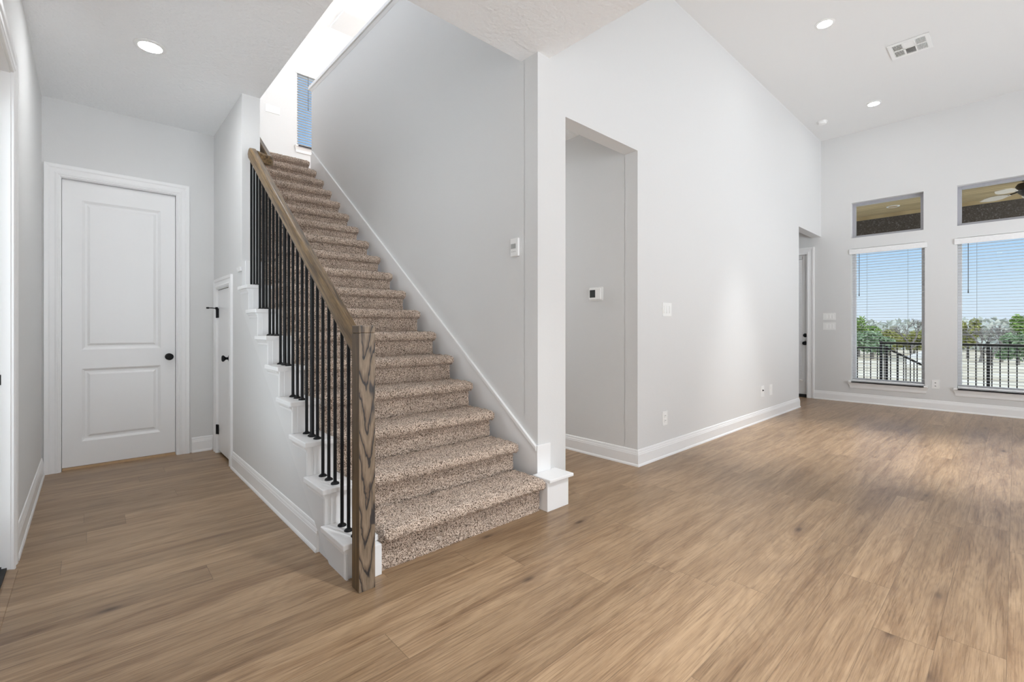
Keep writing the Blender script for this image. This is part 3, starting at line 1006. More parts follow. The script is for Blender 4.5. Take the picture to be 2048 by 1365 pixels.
def carpet_mesh():
    prof = carpet_profile()
    step = 0.0052
    nx = int((CX1 - CX0) / step)
    xs = np.linspace(CX0, CX1, nx)
    P = np.array(prof)
    n = len(P)
    T = np.gradient(P, axis=0)
    T /= np.linalg.norm(T, axis=1)[:, None] + 1e-9
    N = np.stack([T[:, 1], -T[:, 0]], axis=1)   # outward (up / forward)
    if N[5, 1] < 0:
        N = -N
    amp = np.random.rand(n, nx)
    sm = (amp + np.roll(amp, 1, 0) + np.roll(amp, 1, 1) + np.roll(amp, -1, 0) + np.roll(amp, -1, 1)) / 5
    d = (sm - 0.5) * 0.020
    # ends roll over
    endr = np.minimum(xs - CX0, CX1 - xs)
    endr = np.clip(endr / 0.016, 0, 1)
    drop = -(1 - np.sqrt(1 - (1 - endr) ** 2)) * 0.016
    Y = P[:, 0][:, None] + N[:, 0][:, None] * (d + drop[None, :])
    Z = P[:, 1][:, None] + N[:, 1][:, None] * (d + drop[None, :])
    X = np.repeat(xs[None, :], n, 0) + (np.random.rand(n, nx) - 0.5) * 0.003
    co = np.stack([X, Y, Z], axis=2).reshape(-1, 3)
    idx = np.arange(n * nx).reshape(n, nx)
    q = np.stack([idx[:-1, :-1], idx[1:, :-1], idx[1:, 1:], idx[:-1, 1:]], axis=2).reshape(-1, 4)
    faces = [tuple(r) for r in q.tolist()]
    # side caps and back
    vs = co.tolist()
    for col in (0, nx - 1):
        base = len(vs)
        x = float(X[0, col])
        vs.append((x, 0.285, -0.22))
        ring = []
        for a in idx[:, col].tolist():
            ring.append(len(vs))
            vs.append(list(vs[a]))
        for a, b2 in zip(ring[:-1], ring[1:]):
            faces.append((a, b2, base) if col else (b2, a, base))
    me = bpy.data.meshes.new('carpet_step')
    me.from_pydata(vs, [], faces)
    me.materials.append(M['carpet'])
    for p in me.polygons:
        p.use_smooth = True
    return me


cm = carpet_mesh()
so = parent_origin(ST)
for i in range(NS):
    o = bpy.data.objects.new('carpet_step', cm)
    COL.objects.link(o)
    o.parent = ST
    o.location = Vector((0, 2.015 + GO * i, 0.211 + RISE * i)) - so

# white tread ends, riser boards, cove strips
for i in range(1, 9):
    y, z = CAPY(i), CAPZ(i)
    yb = y + 0.30 if i < 8 else YSTUB - 0.001
    m = MB(); m.box(0.860, 1.036, y, min(yb, y + 0.285), z - 0.028, z)
    cap = m.build('tread_end', M['trim'], ST, bevel=0.0045, seg=2)
    m = MB()
    m.prism([(XU0 - 0.0105, z - 0.062), (XU0 - 0.014, z - 0.060), (XU0 - 0.016, z - 0.048), (XU0 - 0.026, z - 0.036), (XU0 - 0.028, z - 0.029), (XU0 - 0.0105, z - 0.029)], 'y', y + 0.032, y + 0.265)
    m.build('cove_strip', M['trim'], cap)
    m = MB(); zb = 0.0 if i == 1 else CAPZ(i - 1)
    m.box(XU0 - 0.012, 1.030, y + 0.028, y + 0.046, zb, z - 0.028)
    m.box(XU0 + 0.016, XU0 + 0.070, y + 0.0255, y + 0.028, zb, z - 0.028)
    m.build('riser_board', M['trim'], ST, bevel=0.002)
m = MB()
m.box(XU0 + 0.022, 1.030, CAPY(9) + 0.018, YSTUB - 0.0006, CAPZ(8), CAPZ(9) + 0.02)
m.prism([(XU0 - 0.0006, CAPZ(9) - 0.062), (XU0 - 0.010, CAPZ(9) - 0.060), (XU0 - 0.020, CAPZ(9) - 0.034), (XU0 - 0.0006, CAPZ(9) - 0.028)], 'y', YSTUB - 0.0, YSTUB + 0.10)
m.build('riser_board', M['trim'], ST, bevel=0.002)
# side stringer board, sawtooth above, sloping below
SL = lambda y: 0.745 * (y - 2.315)
poly = [(2.105, 0.0), (2.315, 0.0)]
poly += [(4.14, SL(4.14)), (4.14, CAPZ(8) - 0.03)]
for i in range(8, 0, -1):
    poly += [(CAPY(i + 1) + 0.03 if i < 8 else 4.13, CAPZ(i) - 0.03), (CAPY(i) + 0.03, CAPZ(i) - 0.03)]
m = MB(); m.prism(poly, 'x', XU0 - 0.010, XU0 - 0.0005); m.build('stringer', M['stringer'], ST)
# curb at the inner side of the first step and plinth at the pier
m = MB(); m.box(0.97, 1.032, 2.045, 2.112, 0.0, 0.148); m.box(1.0230, 1.032, 2.112, 2.34, 0.0, 0.148); m.build('curb', M['trim'], ST, bevel=0.003)
m = MB(); m.box(2.158, 2.362, 2.018, YL - 0.012, 0.0, 0.187); m.box(2.362, 2.374, 2.03, YL - 0.001, 0.0, 0.10); m.build('plinth', M['trim'], ST, bevel=0.002)
m = MB(); m.box(2.160, 2.392, 1.996, YL - 0.014, 0.187, 0.209); m.box(2.345, 2.392, YL - 0.014, YL - 0.001, 0.187, 0.209); m.build('plinth_cap', M['trim'], ST, bevel=0.005, seg=2)

# ------------------------------------------------------------------ railing
RL = thing('stair_railing', 'dark oak stair railing with square newel and black iron balusters', 'railing', (0.92, 2.0025, 0))
NX0, NX1, NY0, NY1, NZ = 0.882, 0.959, 1.965, 2.041, 1.190
m = MB(); m.box(NX0, NX1, NY0, NY1, 0.0, NZ - 0.036); nw = m.build('newel_post', M['newel'], RL, bevel=0.0025, origin=((NX0 + NX1) / 2, (NY0 + NY1) / 2, 0))
m = MB(); m.box(NX0, NX1, NY0, NY1, NZ - 0.034, NZ); m.box(NX0 + 0.003, NX1 - 0.003, NY0 + 0.003, NY1 - 0.003, NZ - 0.04, NZ - 0.03)
m.build('post_cap', M['newel'], nw, bevel=0.004, origin=((NX0 + NX1) / 2, (NY0 + NY1) / 2, 0))

RX = 0.926
RS = 0.75
RZ = lambda y: 1.118 + RS * (y - 2.09)     # centre of the rail
# rail path with a level quarter-turn round the end of the stub wall
path = [Vector((RX, 2.038, RZ(2.038)))]
y = 2.3
while y < 3.93:
    path.append(Vector((RX, y, RZ(y)))); y += 0.2
zt = RZ(3.98)
path += [Vector((RX, 3.95, zt - 0.018)), Vector((RX + 0.003, 3.99, zt - 0.004)), Vector((RX + 0.012, 4.022, zt + 0.002)), Vector((RX + 0.030, 4.042, zt + 0.004)), Vector((RX + 0.055, 4.050, zt + 0.003))]
path += [Vector((1.030, 4.050, zt - 0.010)), Vector((1.055, 4.054, zt - 0.012)), Vector((1.071, 4.066, zt - 0.008)), Vector((1.078, 4.085, zt + 0.002)), Vector((1.080, 4.12, zt + 0.024))]
y = 4.3
while y < 6.4:
    path.append(Vector((1.080, y, zt + 0.024 + RS * (y - 4.12)))); y += 0.25
hw, hh = 0.026, 0.0375
sec = [(-hw, -hh), (-hw - 0.003, -hh * 0.3), (-hw, hh * 0.35), (-hw + 0.004, hh * 0.75), (-hw * 0.55, hh), (hw * 0.55, hh), (hw - 0.004, hh * 0.75), (hw, hh * 0.35), (hw + 0.003, -hh * 0.3), (hw, -hh)]
m = MB()
vs, fs = [], []
n = len(sec)
for i, p in enumerate(path):
    t0 = (path[i] - path[max(i - 1, 0)])
    t1 = (path[min(i + 1, len(path) - 1)] - path[i])
    t_ = ((t0.normalized() if t0.length else t1.normalized()) + (t1.normalized() if t1.length else t0.normalized())).normalized()
    s_ = t_.cross(Vector((0, 0, 1))).normalized()
    u_ = s_.cross(t_)
    for a, c in sec:
        vs.append(p + s_ * a + u_ * c)
for i in range(len(path) - 1):
    for kx in range(n):
        fs.append((i * n + kx, i * n + (kx + 1) % n, (i + 1) * n + (kx + 1) % n, (i + 1) * n + kx))
fs += [tuple(range(n)), tuple(range(len(path) * n - 1, (len(path) - 1) * n - 1, -1))]
m.add(vs, fs)
m.build('handrail', M['rail'], RL, smooth=True)
for yb in (4.6, 5.6):
    zb = zt + 0.024 + RS * (yb - 4.12)
    m = MB(); m.tube([(XU1, yb, zb - 0.09), (1.06, yb, zb - 0.085), (1.080, yb, zb - 0.03)], 0.006, 8)
    m.build('wall_bracket', M['black'], RL)

BX = 0.945
RB = 0.0086
ro = parent_origin(RL)
shoe = MB().lathe([(0.0215, 0), (0.0215, 0.003), (0.018, 0.008), (0.010, 0.012), (0.009, 0.016)], (0, 0, 0), 'z', 20)
shoe_o = None
for i in range(1, 9):
    if i == 1:
        offs = [0.220, 0.140, 0.060]
    elif i % 2:
        offs = [0.232, 0.150, 0.133, 0.058]
    else:
        offs = [0.228, 0.143, 0.058]
    for dy in offs:
        yb = CAPY(i) + dy
        if yb < 2.06:
            continue
        ztop = RZ(yb) - 0.040
        m = MB(); m.tube([(0, 0, 0), (0, 0, ztop - CAPZ(i))], RB, 10)
        bo = m.build('baluster', M['black'], RL, smooth=True, origin=(0, 0, 0))
        bo.location = Vector((BX, yb, CAPZ(i) + 0.0004)) - ro
        if shoe_o is None:
            so_ = shoe.build('shoe', M['black'], bo, smooth=True, origin=(0, 0, 0))
            so_.location = (0, 0, 0)
            shoe_o = so_
        else:
            so_ = shoe_o.copy()
            COL.objects.link(so_)
            so_.parent = bo
            so_.location = (0, 0, 0)


# ------------------------------------------------------------------ wall plates and devices
def plate(name, label, cat, axis, h, sgn, uc, zc, wu, hz, group=None, thick=0.0055):
    T = thing(name, label, cat, ((h, uc, zc) if axis == 'x' else (uc, h, zc)), group)

    def piece(nm, du, dz, w2, h2, d0, d1, mat, bev=0.0015, par=None):
        m = MB()
        if axis == 'x':
            m.box(h + sgn * d0, h + sgn * d1, uc + du - w2 / 2, uc + du + w2 / 2, zc + dz - h2 / 2, zc + dz + h2 / 2)
        else:
            m.box(uc + du - w2 / 2, uc + du + w2 / 2, h + sgn * d0, h + sgn * d1, zc + dz - h2 / 2, zc + dz + h2 / 2)
        return m.build(nm, mat, par or T, bevel=bev)
    piece('cover_plate', 0, 0, wu, hz, 0.0, thick, M['plastic'])
    return T, piece


T, pc = plate('light_switch', 'white triple switch plate on the long bright wall', 'light switch', 'y', YL, -1, 3.926, 1.348, 0.160, 0.124)
for k in (-1, 0, 1):
    pc('rocker', k * 0.046, 0, 0.034, 0.068, 0.004, 0.011, M['plastic'])
T, pc = plate('power_outlet', 'white duplex outlet low on the long wall below the switch plate', 'outlet', 'y', YL, -1, 3.888, 0.351, 0.086, 0.128)
for k in (-1, 1):
    r = pc('receptacle', 0, k * 0.022, 0.034, 0.032, 0.004, 0.008, M['plastic'])
    for s in (-1, 1):
        pc('slot', s * 0.007, k * 0.022 + 0.003, 0.003, 0.009, 0.0078, 0.0084, M['rubber'], 0, r)
T, pc = plate('cable_outlet', 'white low wall plate with a black cable jack', 'outlet', 'y', YL, -1, 6.303, 0.372, 0.105, 0.140)
mj = MB(); mj.lathe([(0.010, 0), (0.010, 0.006), (0.006, 0.007), (0.006, 0.014)], (6.303, YL - 0.005, 0.385), '-y', 14); mj.build('jack', M['rubber'], T, smooth=True)
T, pc = plate('power_outlet', 'white duplex outlet just right of the cable jack plate', 'outlet', 'y', YL, -1, 6.597, 0.366, 0.100, 0.140)
for k in (-1, 1):
    pc('receptacle', 0, k * 0.024, 0.036, 0.034, 0.004, 0.008, M['plastic'])
T, pc = plate('light_switch', 'upper of two white switch plates beside the alcove door', 'light switch', 'x', XW, -1, 2.054, 1.366, 0.170, 0.110)
for k in (-1, 0, 1):
    pc('rocker', k * 0.046, 0, 0.034, 0.066, 0.004, 0.010, M['plastic'])
T, pc = plate('light_switch', 'lower of two white switch plates beside the alcove door', 'light switch', 'x', XW, -1, 2.054, 1.206, 0.170, 0.118)
for k in (-1, 0, 1):
    pc('rocker', k * 0.046, 0, 0.034, 0.066, 0.004, 0.010, M['plastic'])
T, pc = plate('power_outlet', 'white double outlet on the wall between the two tall windows', 'outlet', 'x', XW, -1, 0.770, 0.368, 0.080, 0.124)
for k in (-1, 1):
    r = pc('receptacle', 0, k * 0.022, 0.034, 0.030, 0.004, 0.008, M['plastic'])
    pc('slot', 0, k * 0.022, 0.016, 0.008, 0.0078, 0.0084, M['rubber'], 0, r)
T, pc = plate('light_switch', 'white switch plate upstairs left of the narrow window', 'light switch', 'y', YU, -1, 2.074, 4.532, 0.205, 0.112, thick=0.008)
for k in (-1.5, -0.5, 0.5, 1.5):
    pc('rocker', k * 0.046, 0, 0.034, 0.066, 0.004, 0.012, M['plastic'])
T, pc = plate('light_switch', 'thin white switch plate edge on the far left wall', 'light switch', 'x', XL, 1, 3.44, 1.31, 0.035, 0.10, thick=0.006)
pc('rocker', 0, 0, 0.016, 0.05, 0.004, 0.010, M['plastic'])

# thermostat
TH_X = XH
T, pc = plate('thermostat', 'small white thermostat with dark screen in the side passage', 'thermostat', 'x', TH_X, -1, 2.602, 1.490, 0.150, 0.124, thick=0.006)
pc('body', 0.004, 0, 0.128, 0.104, 0.006, 0.026, M['plastic'], 0.004)
pc('screen', 0.026, 0.002, 0.062, 0.070, 0.024, 0.0270, M['screen'], 0.001)
pc('button_bar', -0.034, 0, 0.026, 0.092, 0.024, 0.028, M['plastic'], 0.002)
# alarm keypad
T, pc = plate('alarm_keypad', 'pale keypad panel on the stair wall near its front edge', 'keypad', 'x', XS, -1, 2.3875, 1.7485, 0.077, 0.126, thick=0.016)
pc('screen', 0.008, 0.008, 0.050, 0.034, 0.0155, 0.0172, M['plastic_gray'], 0.001)
for k in (-1, 0, 1):
    pc('button', 0.006 + k * 0.016, -0.031, 0.007, 0.004, 0.0155, 0.0175, M['plastic_gray'], 0.0)


# ------------------------------------------------------------------ ceiling fixtures
def downlight(label, x, y, z, lens, r=0.062, group=None, watts=0, cone=112):
    T = thing('recessed_light', label, 'ceiling light', (x, y, z), group)
    m = MB(); m.lathe([(r + 0.026, 0), (r + 0.026, 0.003), (r + 0.018, 0.007), (r + 0.002, 0.008), (r, 0.004), (r, 0.0)], (x, y, z), '-z', 40)
    m.build('trim_ring', M['plastic'], T, smooth=True)
    m = MB(); m.lathe([(r + 0.0015, 0.0), (r + 0.0015, 0.0082), (r * 0.6, 0.0088), (0.001, 0.009)], (x, y, z), '-z', 40)
    m.build('lens', lens, T)
    if watts:
        sd = bpy.data.lights.new('lamp_beam', 'SPOT')
        sd.energy = watts
        sd.color = (0.94, 0.975, 1.0)
        sd.spot_size = math.radians(cone)
        sd.spot_blend = 0.85
        sd.shadow_soft_size = 0.06
        so_ = bpy.data.objects.new('lamp_beam', sd)
        COL.objects.link(so_)
        so_.parent = T
        so_.location = (0, 0, -0.02)
    return T


downlight('glowing recessed light in the low hall ceiling', 0.298, 3.86, ZC, M['lamp_hall'], watts=W_HALL)
downlight('glowing recessed light in the high ceiling nearer the camera', 5.505, 1.305, ZG, M['lamp_great'], watts=450, cone=44)  # strong narrow beam stands in for a window's reflection on the floor
downlight('glowing recessed light in the high ceiling close to the window wall', 7.965, 1.315, ZG, M['lamp_great'], watts=60, cone=44)
# unseen fill lights added to brighten the great room, entry and upstairs
for x, y in ((5.8, -0.2), (7.9, -1.0), (3.4, -1.0), (3.4, -2.4), (5.6, -2.6)):  # the narrow one adds a floor pool in place of a window reflection
    downlight('added fill light in the great room ceiling, unseen', x, y, ZG, M['fill_room'], group='added fill lights outside the view', watts=(450 if (x, y) == (5.8, -0.2) else W_GREAT), cone=(44 if (x, y) == (5.8, -0.2) else 88))
for x, y in ((1.55, 0.25), (0.9, -1.4)):  # unseen downlights added to brighten the lower steps and near floor
    downlight('added fill light in the entry ceiling, unseen', x, y, ZC, M['lamp_great'], group='added entry fill lights outside the view', watts=W_ENTRY)
for x, y, z in ((3.5, 4.3, 5.0), (4.9, 6.6, 5.0)):  # unseen globes added to brighten the stairwell and upper ceiling
    T = thing('fill_globe', 'added white fill globe upstairs, unseen', 'fill light', (x, y, ZU), 'added upstairs fill lights outside the view')
    m = MB(); m.lathe([(0.055, 0), (0.055, 0.02), (0.012, 0.03), (0.006, 0.035), (0.006, ZU - z - 0.13)], (x, y, ZU), '-z', 16); m.build('cord', M['black'], T, smooth=True)
    m = MB(); m.lathe([(0.15 * math.sin(math.pi * k / 16) + 0.001, 0.15 - 0.15 * math.cos(math.pi * k / 16)) for k in range(17)], (x, y, z + 0.15), '-z', 24); m.build('globe', M['fill_loft'], T, smooth=True)

T = thing('smoke_detector', 'round white smoke detector in the far ceiling corner', 'smoke detector', (8.09, 1.95, ZG))
m = MB(); m.lathe([(0.066, 0), (0.066, 0.012), (0.062, 0.018)], (8.09, 1.95, ZG), '-z', 32); m.build('base', M['plastic'], T, smooth=True)
m = MB(); m.lathe([(0.058, 0.018), (0.057, 0.026), (0.048, 0.040), (0.020, 0.046), (0.002, 0.046)], (8.09, 1.95, ZG), '-z', 32); m.build('cover', M['plastic'], T, smooth=True)

# ceiling vent
VX0, VX1, VY0, VY1 = 6.455, 6.815, 0.605, 0.952
T = thing('ceiling_vent', 'white metal air vent in the high ceiling', 'vent', ((VX0 + VX1) / 2, (VY0 + VY1) / 2, ZG))
m = MB(); m.box(VX0, VX1, VY0, VY1, ZG - 0.002, ZG - 0.0005); m.build('duct_shade', M['shade_black'], T)  # black sheet painted as the darkness of the duct
fr = MB()
bw = 0.036
ys = [VY0 + bw, VY0 + bw + 0.082, VY0 + bw + 0.097, VY1 - bw - 0.097, VY1 - bw - 0.082, VY1 - bw]
xm = (VX0 + VX1) / 2
for a, b2, c, d in ((VX0, VX0 + bw, VY0, VY1), (VX1 - bw, VX1, VY0, VY1), (VX0 + bw, VX1 - bw, VY0, ys[0]), (VX0 + bw, VX1 - bw, ys[5], VY1), (VX0 + bw, VX1 - bw, ys[1], ys[2]), (VX0 + bw, VX1 - bw, ys[3], ys[4]), (xm - 0.008, xm + 0.008, ys[0], ys[5])):
    fr.box(a, b2, c, d, ZG - 0.012, ZG - 0.001)
fr.build('frame', M['plastic'], T)
sl = MB()
for (a, b2, sg) in ((ys[0], ys[1], -1), (ys[4], ys[5], 1)):
    for kx in range(8):
        yy = a + (kx + 0.5) * (b2 - a) / 8
        for (xa, xb) in ((VX0 + bw, xm - 0.008), (xm + 0.008, VX1 - bw)):
            sl.prism([(yy - 0.0022, ZG - 0.012), (yy + 0.0022, ZG - 0.012), (yy + 0.0022 + sg * 0.002, ZG - 0.002), (yy - 0.0022 + sg * 0.002, ZG - 0.002)], 'x', xa, xb)
for (xa, xb, sg) in ((VX0 + bw, xm - 0.008, -1), (xm + 0.008, VX1 - bw, 1)):
    for kx in range(9):
        xx = xa + (kx + 0.5) * (xb - xa) / 9
        sl.prism([(xx - 0.001, ZG - 0.012), (xx + 0.001, ZG - 0.012), (xx + 0.001 + sg * 0.013, ZG - 0.002), (xx - 0.001 + sg * 0.013, ZG - 0.002)], 'y', ys[2], ys[3])
sl.build('louvers', M['plastic'], T)

downlight('added fill light in the side passage ceiling, unseen', 2.97, 4.7, 3.015, M['fill_pass'], group='added passage fill lights outside the view')  # unseen downlight added to brighten the passage wall

# framed panel in the upstairs ceiling, in a darker tone than the ceiling
T = thing('ceiling_panel', 'rectangular framed panel in the upstairs ceiling, slightly darker', 'hatch', (3.05, 6.88, ZU))
m = MB(); m.box(2.745, 3.4, 6.625, 7.137, ZU - 0.018, ZU - 0.001); m.build('panel', M['ceiling'], T, bevel=0.004)
T.children[0].data.materials[0] = M['wall']
m = MB()
for a, b2, c, d in ((2.735, 2.745, 6.615, 7.147), (3.4, 3.41, 6.615, 7.147), (2.745, 3.4, 6.615, 6.625), (2.745, 3.4, 7.137, 7.147)):
    m.box(a, b2, c, d, ZU - 0.012, ZU - 0.001)
m.build('frame', M['trim'], T)

# ------------------------------------------------------------------ outside: porch
structure(MB().box(XW + 0.16, 12.35, -5, 7, -0.25, -0.09).build('floor_patio', M['concrete']), 'concrete patio slab outside the windows', 'floor')
structure(MB().box(XW + 0.16, 12.3, -5, 8, 3.45, 3.6).build('ceiling_porch', M['soffit']), 'tan wood porch soffit seen through the transoms', 'ceiling')
structure(MB().box(11.72, 12.0, -5, 8, 2.85, 3.45).build('trim_3', M['beam']), 'shaded porch beam seen through the transoms', 'trim')
structure(MB().box(11.70, 11.72, -5, 8, 3.385, 3.45).build('trim_4', M['soffit']))
for yp in (-4.6, 6.6):
    structure(MB().box(11.72, 12.0, yp - 0.14, yp + 0.14, -0.09, 2.85).build('trim_5', M['beam']))
T = thing('porch_light', 'round recessed porch light seen through the left transom', 'ceiling light', (11.07, 1.54, 3.45))
m = MB(); m.lathe([(0.10, 0), (0.10, 0.006), (0.085, 0.010), (0.07, 0.006)], (11.07, 1.54, 3.45), '-z', 28); m.build('trim_ring', M['plastic'], T, smooth=True)
m = MB(); m.lathe([(0.07, 0.001), (0.07, 0.007), (0.002, 0.007)], (11.07, 1.54, 3.45), '-z', 28); m.build('lens', M['oak_strip'], T)

FX, FY, FZ = 10.5, -0.14, 3.30
T = thing('ceiling_fan', 'porch ceiling fan with pale leaf shaped blades behind the right transom', 'ceiling fan', (FX, FY, 3.45))
m = MB(); m.lathe([(0.07, 0), (0.07, 0.03), (0.03, 0.05), (0.018, 0.055), (0.018, 0.07)], (FX, FY, 3.45), '-z', 24); m.build('mount', M['bronze'], T, smooth=True)
m = MB(); m.lathe([(0.05, 0.055), (0.12, 0.075), (0.14, 0.11), (0.14, 0.17), (0.10, 0.22), (0.06, 0.26), (0.01, 0.265)], (FX, FY, 3.45), '-z', 28); m.build('motor', M['bronze'], T, smooth=True)
for kx in range(5):
    a = math.radians(70 + 72 * kx)
    bo = MB()
    outline = [(0.20, 0.02), (0.26, 0.035), (0.36, 0.075), (0.47, 0.085), (0.57, 0.065), (0.66, 0.02), (0.69, 0.0), (0.66, -0.02), (0.57, -0.065), (0.47, -0.085), (0.36, -0.075), (0.26, -0.035), (0.20, -0.02)]
    n = len(outline)
    ca, sa = math.cos(a), math.sin(a)
    vs = []
    for dz in (0.0, 0.010):
        for r_, s_ in outline:
            r_ = 0.20 + (r_ - 0.20) * 0.74
            vs.append((FX + ca * r_ - sa * s_, FY + sa * r_ + ca * s_, FZ - 0.055 + dz + s_ * 0.22 - (r_ - 0.2) * 0.05))
    bo.add(vs, [tuple(range(n)), tuple(range(2 * n - 1, n - 1, -1))] + [(i, i + n, (i + 1) % n + n, (i + 1) % n) for i in range(n)])
    bl = bo.build('blade', M['fan_blade'], T)
    ar = MB(); ar.tube([(FX + ca * 0.11, FY + sa * 0.11, FZ - 0.03), (FX + ca * 0.23, FY + sa * 0.23, FZ - 0.050)], 0.010, 8); ar.build('blade_arm', M['bronze'], bl)


# railings outside
def fence(name, label, p0, p1, z0, z1, spacing, posts, pr=0.008, group=None):
    F = thing(name, label, 'fence', (p0[0], p0[1], z0), group)
    p0, p1 = Vector((*p0, 0)), Vector((*p1, 0))
    L = (p1 - p0).length
    d = (p1 - p0) / L
    z0a, z0b = (z0 if isinstance(z0, tuple) else (z0, z0))
    m = MB(); m.tube([p0 + Vector((0, 0, z1[0])), p1 + Vector((0, 0, z1[1]))], 0.022, 6); m.build('top_rail', M['fence'], F)
    m = MB(); m.tube([p0 + Vector((0, 0, z0 + 0.09)), p1 + Vector((0, 0, z0 + 0.09 + z1[1] - z1[0]))], 0.014, 6); m.build('bottom_rail', M['fence'], F)
    s = spacing * 0.5
    while s < L:
        q = p0 + d * s
        zt_ = z1[0] + (z1[1] - z1[0]) * s / L
        zb_ = z0 + 0.09 + (z1[1] - z1[0]) * s / L
        m = MB(); m.box(q.x - pr, q.x + pr, q.y - pr, q.y + pr, zb_, zt_); m.build('picket', M['fence'], F)
        s += spacing
    for s in posts:
        q = p0 + d * s
        zt_ = z1[0] + (z1[1] - z1[0]) * s / L
        m = MB(); m.box(q.x - 0.022, q.x + 0.022, q.y - 0.022, q.y + 0.022, z0, zt_ + 0.05); m.build('post', M['fence'], F)
    return F


FXX = 11.9
fence('patio_fence', 'black metal patio fence with upright pickets outside the windows', (FXX, 1.845), (FXX, -1.2), -0.09, (0.868, 0.868), 0.101, [0.0, 1.52, 2.9])
fence('side_fence', 'lower black fence run left of the patio post', (FXX + 0.12, 3.1), (FXX + 0.12, 1.87), -0.09, (0.765, 0.765), 0.112, [0.6])
fence('stair_handrail', 'sloping black step railing beyond the patio fence', (12.4, 1.83), (12.4, 1.22), -0.40, (0.75, 0.40), 0.125, [0.0])

# field and far things
gm = MB()
gx = [12.35, 14, 18, 25, 40, 70, 120, 220]
gz = [-0.65, -0.8, -1.0, -1.25, -1.8, -2.5, -2.4, 1.2]
for i in range(len(gx) - 1):
    gm.add([(gx[i], -160, gz[i]), (gx[i + 1], -160, gz[i + 1]), (gx[i + 1], 160, gz[i + 1]), (gx[i], 160, gz[i])], [(0, 1, 2, 3)])
structure(gm.build('ground', M['ground']), 'pale dry grass field sloping away outside', 'ground')


def gz_at(x):
    return float(np.interp(x, gx, gz))


def leafy(seed, rx, ry, rz, n, size):
    rnd = random.Random(seed)
    m = MB()
    blobs = [(rnd.uniform(-0.6, 0.6) * rx, rnd.uniform(-0.6, 0.6) * ry, rnd.uniform(-0.55, 0.6) * rz, rnd.uniform(0.35, 0.6)) for _ in range(9)]
    for _ in range(n):
        bx_, by_, bz_, br = rnd.choice(blobs)
        u = Vector((rnd.gauss(0, 1), rnd.gauss(0, 1), rnd.gauss(0, 1))).normalized() * (rnd.random() ** 0.4)
        c = Vector((bx_ + u.x * rx * br, by_ + u.y * ry * br, bz_ + u.z * rz * br))
        a = Vector((rnd.gauss(0, 1), rnd.gauss(0, 1), rnd.gauss(0, 1))).normalized()
        b2 = a.cross(Vector((rnd.gauss(0, 1), rnd.gauss(0, 1), rnd.gauss(0, 1)))).normalized()
        s = size * rnd.uniform(0.6, 1.3)
        m.add([c - a * s, c + b2 * s * 0.5, c + a * s, c - b2 * s * 0.5], [(0, 1, 2, 3)])
    return m


def leafy_tree(name, label, x, y, h, w_, mat, seed, group='trees beyond the fence'):
    z = gz_at(x)
    T = thing(name, label, 'tree', (x, y, z), group)
    m = MB(); m.tube([(x, y, z - 0.2), (x + 0.1, y, z + h * 0.3), (x, y + 0.1, z + h * 0.6)], [0.16, 0.12, 0.05], 7); m.build('trunk', M['bark'], T)
    m = leafy(seed, w_ / 2, w_ / 2, h * 0.42, 2600, 0.16 + h * 0.012)
    m.v = [(a + x, b2 + y, c + z + h * 0.56) for a, b2, c in m.v]
    m.build('crown', mat, T)
    return T


def bare_tree(name, label, x, y, h, seed, group='bare trees beyond the fence'):
    rnd = random.Random(seed)
    z = gz_at(x)
    T = thing(name, label, 'tree', (x, y, z), group)
    tr, br = MB(), MB()

    def grow(p, d, L, r, lev):
        q = p + d * L
        (tr if lev < 2 else br).tube([p, p + d * L * 0.5 + Vector((rnd.gauss(0, 1), rnd.gauss(0, 1), 0)) * L * 0.06, q], [r, r * 0.85, r * 0.65], 4 if lev > 1 else 6, caps=False)
        if lev >= 5 or r < 0.006:
            return
        for _ in range(3 if lev < 4 else 4):
            nd = (d + Vector((rnd.gauss(0, 0.55), rnd.gauss(0, 0.55), rnd.gauss(0.12, 0.35)))).normalized()
            grow(p + d * L * rnd.uniform(0.55, 1.0), nd, L * rnd.uniform(0.55, 0.8), r * 0.62, lev + 1)
    grow(Vector((x, y, z - 0.1)), Vector((0, 0, 1)), h * 0.30, 0.10 + h * 0.008, 0)
    tr.build('trunk', M['bark'], T)
    br.build('branches', M['twig'], T)
    return T


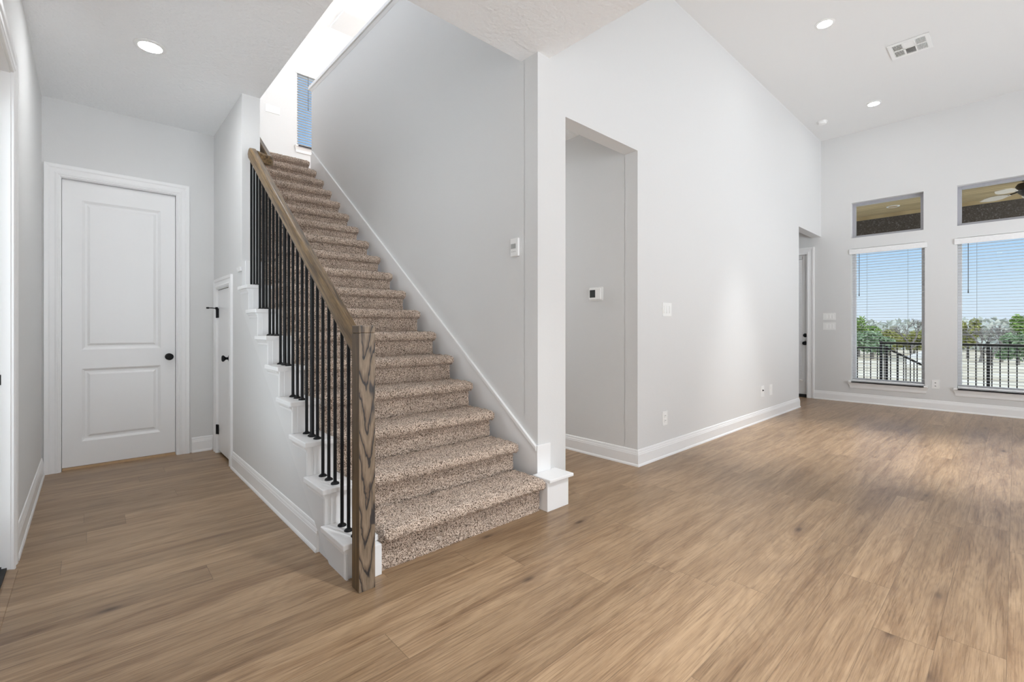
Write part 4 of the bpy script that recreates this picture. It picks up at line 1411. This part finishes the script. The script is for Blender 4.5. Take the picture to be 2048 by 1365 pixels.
leafy_tree('green_tree', 'bright green tree at the left edge of the left tall window', 72, 13.4, 5.4, 5.0, M['leaf_green'], 11)
leafy_tree('green_tree', 'olive yellow tree in the middle of the left tall window', 78, 11.2, 3.9, 5.0, M['leaf_yellow'], 12)
leafy_tree('cedar_tree', 'low grey green cedar behind the left fence run', 66, 11.0, 3.4, 4.6, M['leaf_cedar'], 13)
leafy_tree('olive_tree', 'dark olive shrub tree below the bare branches in the left window', 84, 9.4, 3.3, 5.0, M['leaf_yellow'], 14)
leafy_tree('green_tree', 'yellow green tree at the left side of the right tall window', 76, 3.75, 5.0, 1.9, M['leaf_yellow'], 15)
leafy_tree('green_tree', 'bright green tree at the right edge of the view', 76, -0.8, 5.6, 2.6, M['leaf_green'], 16)
leafy_tree('cedar_tree', 'green cedar low at the right edge of the right window', 66, -0.2, 3.2, 3.0, M['leaf_cedar'], 17)
bare_tree('bare_tree', 'bare grey tree filling the right half of the left tall window', 71, 8.1, 7.2, 21)
bare_tree('bare_tree', 'bare grey tree behind the centre of the left tall window', 92, 12.6, 7.0, 22)
bare_tree('bare_tree', 'bare grey tree left of centre in the right tall window', 70, 2.5, 6.4, 23)
bare_tree('bare_tree', 'bare grey tree right of centre in the right tall window', 72, 1.0, 6.4, 27)
bare_tree('bare_tree', 'bare thin tree low behind the fence in the right window', 62, 1.45, 3.6, 25)

fb = MB()
rf = random.Random(5)
for _ in range(5200):
    x = rf.uniform(98, 150)
    yc = rf.uniform(-20, 42)
    z = gz_at(x) + rf.random() ** 1.4 * 4.6
    a = Vector((rf.gauss(0, 1), rf.gauss(0, 1), rf.gauss(0, 1))).normalized()
    b2 = a.cross(Vector((rf.gauss(0, 1), rf.gauss(0, 1), rf.gauss(0, 1)))).normalized()
    s = rf.uniform(0.4, 1.0)
    c = Vector((x, yc, z))
    fb.add([c - a * s, c + b2 * s * 0.6, c + a * s, c - b2 * s * 0.6], [(0, 1, 2, 3)])
tag(fb.build('distant_treeline', M['leaf_far']), 'hazy grey green brush along the far edge of the field', 'brush', kind='stuff')

hx, hy = 55, 5.85
T = thing('far_house', 'small white building far off at the right of the left window', 'house', (hx, hy, gz_at(hx)))
m = MB(); m.box(hx, hx + 3, hy - 0.9, hy + 0.9, gz_at(hx) - 0.2, gz_at(hx) + 0.6); m.build('wall', M['house'], T)
m = MB(); m.prism([(hy - 1.1, gz_at(hx) + 0.6), (hy + 1.1, gz_at(hx) + 0.6), (hy, gz_at(hx) + 1.15)], 'x', hx - 0.2, hx + 3.2); m.build('roof', M['house_roof'], T)
